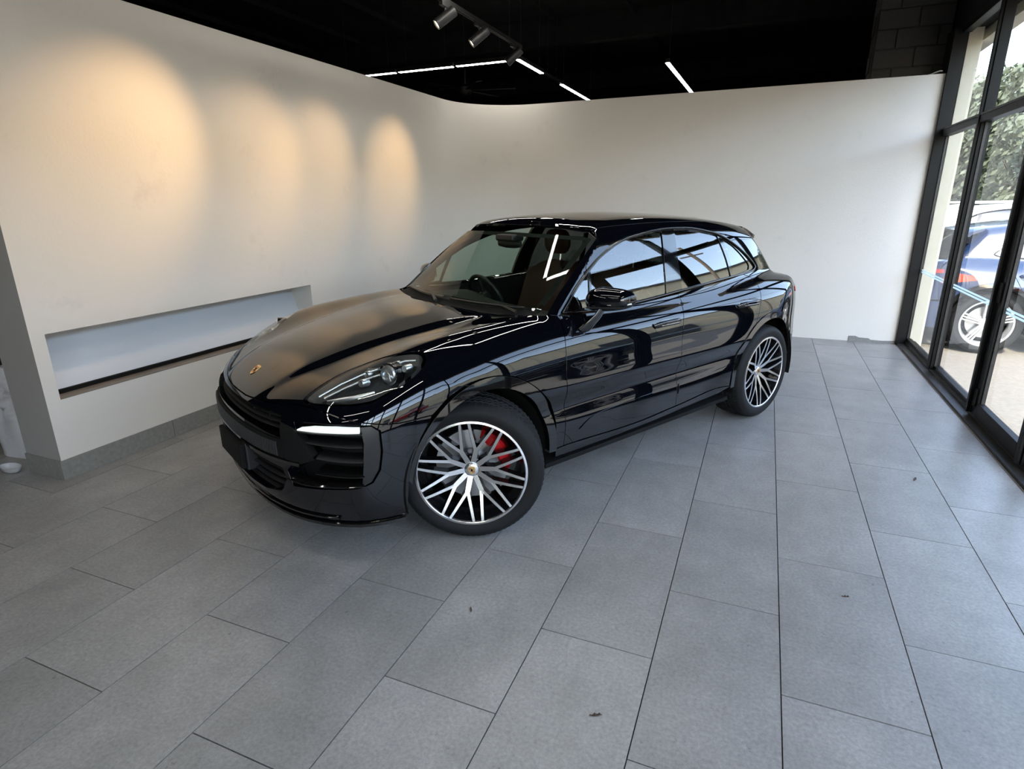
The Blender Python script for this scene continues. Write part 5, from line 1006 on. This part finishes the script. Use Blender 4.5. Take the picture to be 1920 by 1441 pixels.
# ------------------------------------------------------------------ outside
mat('concrete', (.27, .24, .20), .9, vary=.12, bump=(25, .3, .01))
mat('asphalt', (.11, .11, .115), .9, vary=.15)
mat('column_cream', (.66, .62, .50), .85, bump=(30, .3, .006))
mat('cladding_tan', (.72, .60, .42), .7, vary=.08)
mat('roof_dark', (.05, .05, .05), .7)
mat('bark', (.10, .075, .055), .9, bump=(30, .6, .02))
mat('timber_pole', (.20, .15, .11), .85, bump=(20, .4, .02))
mat('leaf_grey', (.10, .115, .07), .6); mat('leaf_yellow', (.28, .27, .06), .6)
mat('paint_white', (.78, .79, .79), .25, coat=1.); mat('paint_blue', (.014, .030, .085), .25, coat=1.); mat('paint_red', (.50, .02, .015), .25, coat=1.); mat('paint_dark', (.012, .012, .014), .25, coat=1.)
mat('rim_silver', (.72, .73, .75), .3, .8); mat('lamp_orange', (.50, .05, .025), .2, coat=1.)
mat('sticker_green', (.45, .75, .55), .6)
GZ = -.10
g = MB().box((1.735, -30, GZ-.1), (9.5, 45, GZ)).build('ground_forecourt', 'concrete', kind='structure')
MB().box((9.5, -60, GZ-.16), (15.2, 70, GZ-.08)).build('ground_road', 'asphalt', kind='structure')
MB().box((15.2, -60, GZ-.1), (60, 70, GZ)).build('ground_verge', 'concrete', kind='structure')
MB().box((1.735, 8.22, GZ), (1.865, 8.62, 4.3)).build('column_outside', 'column_cream', kind='structure', bevel=.006)
MB().box((1.90, -8, 3.26), (2.04, 16.5, 3.45)).build('eave', 'column_cream', kind='structure')
# long tan building across the road with upright ribs
bd = empty('warehouse', (19.0, 4, GZ)); tag(bd, 'long tan ribbed warehouse across the road', 'building')
MB().box((0, -34, 0), (12, 40, 6.4)).build('wall', 'cladding_tan', bd)
rm = MB().box((-.05, -.06, 0), (.0, .06, 6.35)).mesh('rib', 'cladding_tan')
for k in range(72): o = put('rib', rm, bd); o.location = (0, -33+k, 0)
MB().box((-.25, -34.3, 6.4), (12.3, 40.3, 6.62)).build('roof_edge', 'roof_dark', bd)
for k in range(6): MB().box((-.06, -24+k*10, .0), (0, -20.5+k*10, 3.4)).build('roller_door', 'roof_dark', bd)
# utility pole and wires
pole = empty('street_utility_pole', (15.9, 15.5, GZ)); tag(pole, 'timber utility pole with crossarm beside the road', 'pole')
MB().tube([(0, 0, 0), (0, 0, 9.6)], [.17, .12], 12).build('post', 'timber_pole', pole, smooth=50)
MB().box((-.06, -1.1, 8.9), (.06, 1.1, 9.05)).build('crossarm', 'timber_pole', pole); MB().box((-.06, -.8, 8.2), (.06, .8, 8.32)).build('crossarm', 'timber_pole', pole)
for y in (-1., -.4, .4, 1.): MB().lathe([(0, .16), (.05, .14), (.05, 0), (.02, -.02)], 10, 'Z', (0, y, 9.05)).build('insulator', 'roof_dark', pole, smooth=50)
for y in (-1., -.4, .4, 1.):
    for s_ in (-1, 1): MB().tube([(0, y, 9.2)]+[(y*.02*t, y+s_*t*34, 9.2-.9*math.sin(math.pi*min(1, t))*(1 if t < 1 else 0)) for t in np.linspace(.1, 1, 10)], .012, 5, False).build('wire', 'roof_dark', pole)
# trees: trunk, boughs and leaf clumps
def tree(name, loc, h, r, seed, leafm, label, n=2600, low=.25, leaf=.085):
    rn = random.Random(seed); t = empty(name, loc); tag(t, label, 'tree', 'trees beyond the forecourt')
    tr = MB().tube([(0, 0, 0), (.05*h*.2, 0, h*.25), (0, .04*h, h*.55)], [.16, .12, .06], 8)
    cl = []
    for k in range(11):
        a = rn.uniform(0, 6.28); rr = r*rn.uniform(.25, .75); z = h*rn.uniform(low+.1, .9); c = (rr*math.cos(a), rr*math.sin(a), z); cl.append((c, r*rn.uniform(.32, .52)))
        tr.tube([(0, .02*h, h*.38), (c[0]*.5, c[1]*.5, (z+h*.4)/2), c], [.05, .035, .012], 5)
    tr.build('trunk', 'bark', t, smooth=50)
    f = MB()
    for k in range(n):
        c, cr_ = cl[k % len(cl)]; u = Vector((rn.gauss(0, 1), rn.gauss(0, 1), rn.gauss(0, .9))).normalized()*cr_*rn.uniform(.55, 1.05); p = Vector(c)+u
        q = Vector((rn.uniform(-1, 1), rn.uniform(-1, 1), rn.uniform(-.6, 1))).normalized(); a = q.orthogonal().normalized()*leaf*rn.uniform(.6, 1.3); b = q.cross(a)*.55
        f.add([p-a, p+b*.8, p+a, p-b*.8], [(0, 1, 2, 3)])
    fo = f.build('foliage', leafm, t); fo['kind'] = 'stuff'
    return t
tree('tree', (3.7, 16.6, GZ), 4.5, 1.5, 1, 'leaf_grey', 'grey-green tree right behind the white car', 13000, .12)
tree('tree', (6.9, 18.6, GZ), 4.6, 1.5, 2, 'leaf_grey', 'grey-green bushy tree beside the yellow shrub', 13000, .1)
tree('tree', (5.9, 15.4, GZ), 2.9, .9, 3, 'leaf_yellow', 'yellow-green shrub behind the white car', 8000, .15)
tree('tree', (10.6, 20.5, GZ), 5.4, 1.9, 4, 'leaf_grey', 'tall grey-green tree farthest to the right', 9000, .1)
tree('tree', (3.2, 21.5, GZ), 5.2, 1.8, 7, 'leaf_grey', 'grey-green tree seen beside the cream column', 9000, .1)
tree('tree', (7.0, 24.0, GZ), 5.6, 2.2, 8, 'leaf_grey', 'grey-green tree in the second row behind the shrub', 9000, .1)
hg = empty('hedge', (6.2, 27.5, GZ)); tag(hg, 'long dense hedge closing off the forecourt behind the trees', 'hedge')
rn = random.Random(21); hm_ = MB()
for k in range(16000):
    u = Vector((rn.uniform(-5.5, 5.5), rn.choice((-1, -1, 1))*rn.uniform(.35, .75), rn.uniform(0, 3.4+.5*math.sin(k*.37))))
    q = Vector((rn.uniform(-1, 1), rn.uniform(-1, .4), rn.uniform(-.4, 1))).normalized(); a = q.orthogonal().normalized()*.12*rn.uniform(.6, 1.3); b = q.cross(a)*.6
    hm_.add([u-a, u+b, u+a, u-b], [(0, 1, 2, 3)])
hm_.build('foliage', 'leaf_grey', hg)['kind'] = 'stuff'
MB().box((-5.4, -.35, 0), (5.4, .35, 3.1)).build('inner_branches', 'bark', hg)
# a bare tree across the road that shows in the car's glass
bt = empty('bare_tree', (15.6, 22.5, GZ)); tag(bt, 'leafless tree standing beside the road', 'tree')
rn = random.Random(9); btm = MB()
def branch(p, d, L, r, k):
    q = p+d*L; btm.tube([p, p+d*L*.5+Vector((rn.uniform(-.1, .1), rn.uniform(-.1, .1), 0))*L, q], [r, r*.8, r*.6], 5, False)
    if k:
        for _ in range(3 if k > 2 else 3): branch(q, (d+Vector((rn.uniform(-.8, .8), rn.uniform(-.8, .8), rn.uniform(-.1, .7)))).normalized(), L*rn.uniform(.62, .8), r*.58, k-1)
branch(Vector((0, 0, 0)), Vector((0, 0, 1)), 2.2, .16, 5); btm.build('branches', 'bark', bt)
# parked cars
def swap(o, m_from, m_to):
    for s_ in o.material_slots:
        if s_.material is not None and s_.material.name in m_from:
            s_.link = 'OBJECT'; s_.material = MATS[m_to]
    for c in o.children: swap(c, m_from, m_to)
def rim5():
    b = MB(); h = .115
    for k in range(5):
        for s_ in (-1, 0, 1):
            a = math.radians(72*k); t = Vector((math.sin(a), math.cos(a))); n_ = Vector((-t.y, t.x))
            p = t*.05+n_*.024*s_; q = t*.272+n_*.036*s_; w_ = .009
            b.add([(p.x-n_.x*w_, h-.03, p.y-n_.y*w_), (p.x+n_.x*w_, h-.03, p.y+n_.y*w_), (q.x+n_.x*w_, h, q.y+n_.y*w_), (q.x-n_.x*w_, h, q.y-n_.y*w_), (p.x-n_.x*w_, h-.06, p.y-n_.y*w_), (p.x+n_.x*w_, h-.06, p.y+n_.y*w_), (q.x+n_.x*w_, h-.05, q.y+n_.y*w_), (q.x-n_.x*w_, h-.05, q.y-n_.y*w_)], [(0, 1, 2, 3), (1, 0, 4, 5), (2, 1, 5, 6), (3, 2, 6, 7), (0, 3, 7, 4)])
    b.lathe([(0, h-.02), (.04, h-.022), (.062, h-.03), (.066, h-.07)], 30); b.lathe([(RW+.004, h), (RW, h+.006), (RW-.022, h+.005), (RW-.035, h-.02), (RW-.05, h-.09)], 60)
    return b.mesh('rim', 'rim_silver', 35)
r5 = rim5()
SKIP = ('seat', 'dashboard', 'inner_mirror', 'sensor_pod', 'number_plate', 'spoke', 'hub_cap', 'hub_plate', 'wheel_crest', 'wheel_nut', 'rim_lip', 'brake_caliper', 'badge', 'rear_bulkhead')
def parked(loc, rz, sc, paint, label, glassdark=True):
    c = copy_tree(car, None, SKIP); c.location = loc; c.rotation_euler = (0, 0, rz); c.scale = sc; tag(c, label, 'car', 'cars parked outside')
    swap(c, ('paint',), paint)
    for w_ in c.children:
        if w_.name.split('.')[0] == 'wheel':
            o = put('rim', r5, w_); e = w_.rotation_euler; w_.rotation_euler = (0, 0, math.pi if abs(e[2]) > 1.6 else 0)
    return c
blue = parked((2.51+2.807*.97, 8.42+.88, GZ), 0, (.97, .95, .97), 'paint_blue', 'dark blue hatchback parked close outside the windows')
for sg in (1, -1):    # its wedge-shaped tail lamps on the flank
    pts = [(-3.30, .985), (-2.95, .93), (-3.0, .885), (-3.34, .84)]
    pl = to2('S', np.array([(x, float(SIDE(np.array([x]), np.array([z]))[0]), z) for x, z in pts]))
    panel('tail_lamp', 'S', pl, 'lamp_orange', blue, False, off=.004, res=.03) if sg > 0 else put('tail_lamp', mesh_from('tail_lamp', *panel_data('S', pl, off=.004, res=.03), 'lamp_orange', True), blue)
for o in blue.children:
    if o.name.split('.')[0] in ('rear_quarter_glass', 'window_surround'): swap(o, ('privacy_glass', 'gloss_black'), 'paint_blue')
suv = parked((2.75+2.807*1.03, 12.6, GZ), 0, (1.03, 1.0, 1.07), 'paint_white', 'white sport utility car with roof rails parked behind the blue car')
for sg in (1, -1):
    MB().tube([(-1.2, .56*sg, 1.55), (-1.35, .57*sg, 1.60), (-2.6, .55*sg, 1.59), (-2.8, .53*sg, 1.52)], .016, 8).build('roof_rail', 'paint_white', suv, smooth=50)
MB().box((-2.25, -.822, 1.17), (-1.95, -.80, 1.26)).build('window_sticker', 'sticker_green', suv)
red = parked((7.2, -4.6, GZ), math.radians(-90), (1, 1, 1), 'paint_red', 'red car parked on the forecourt beyond the black one')
dark = parked((6.9, 2.6, GZ), math.radians(-90), (1, 1, 1), 'paint_dark', 'black car parked on the forecourt outside the windows')
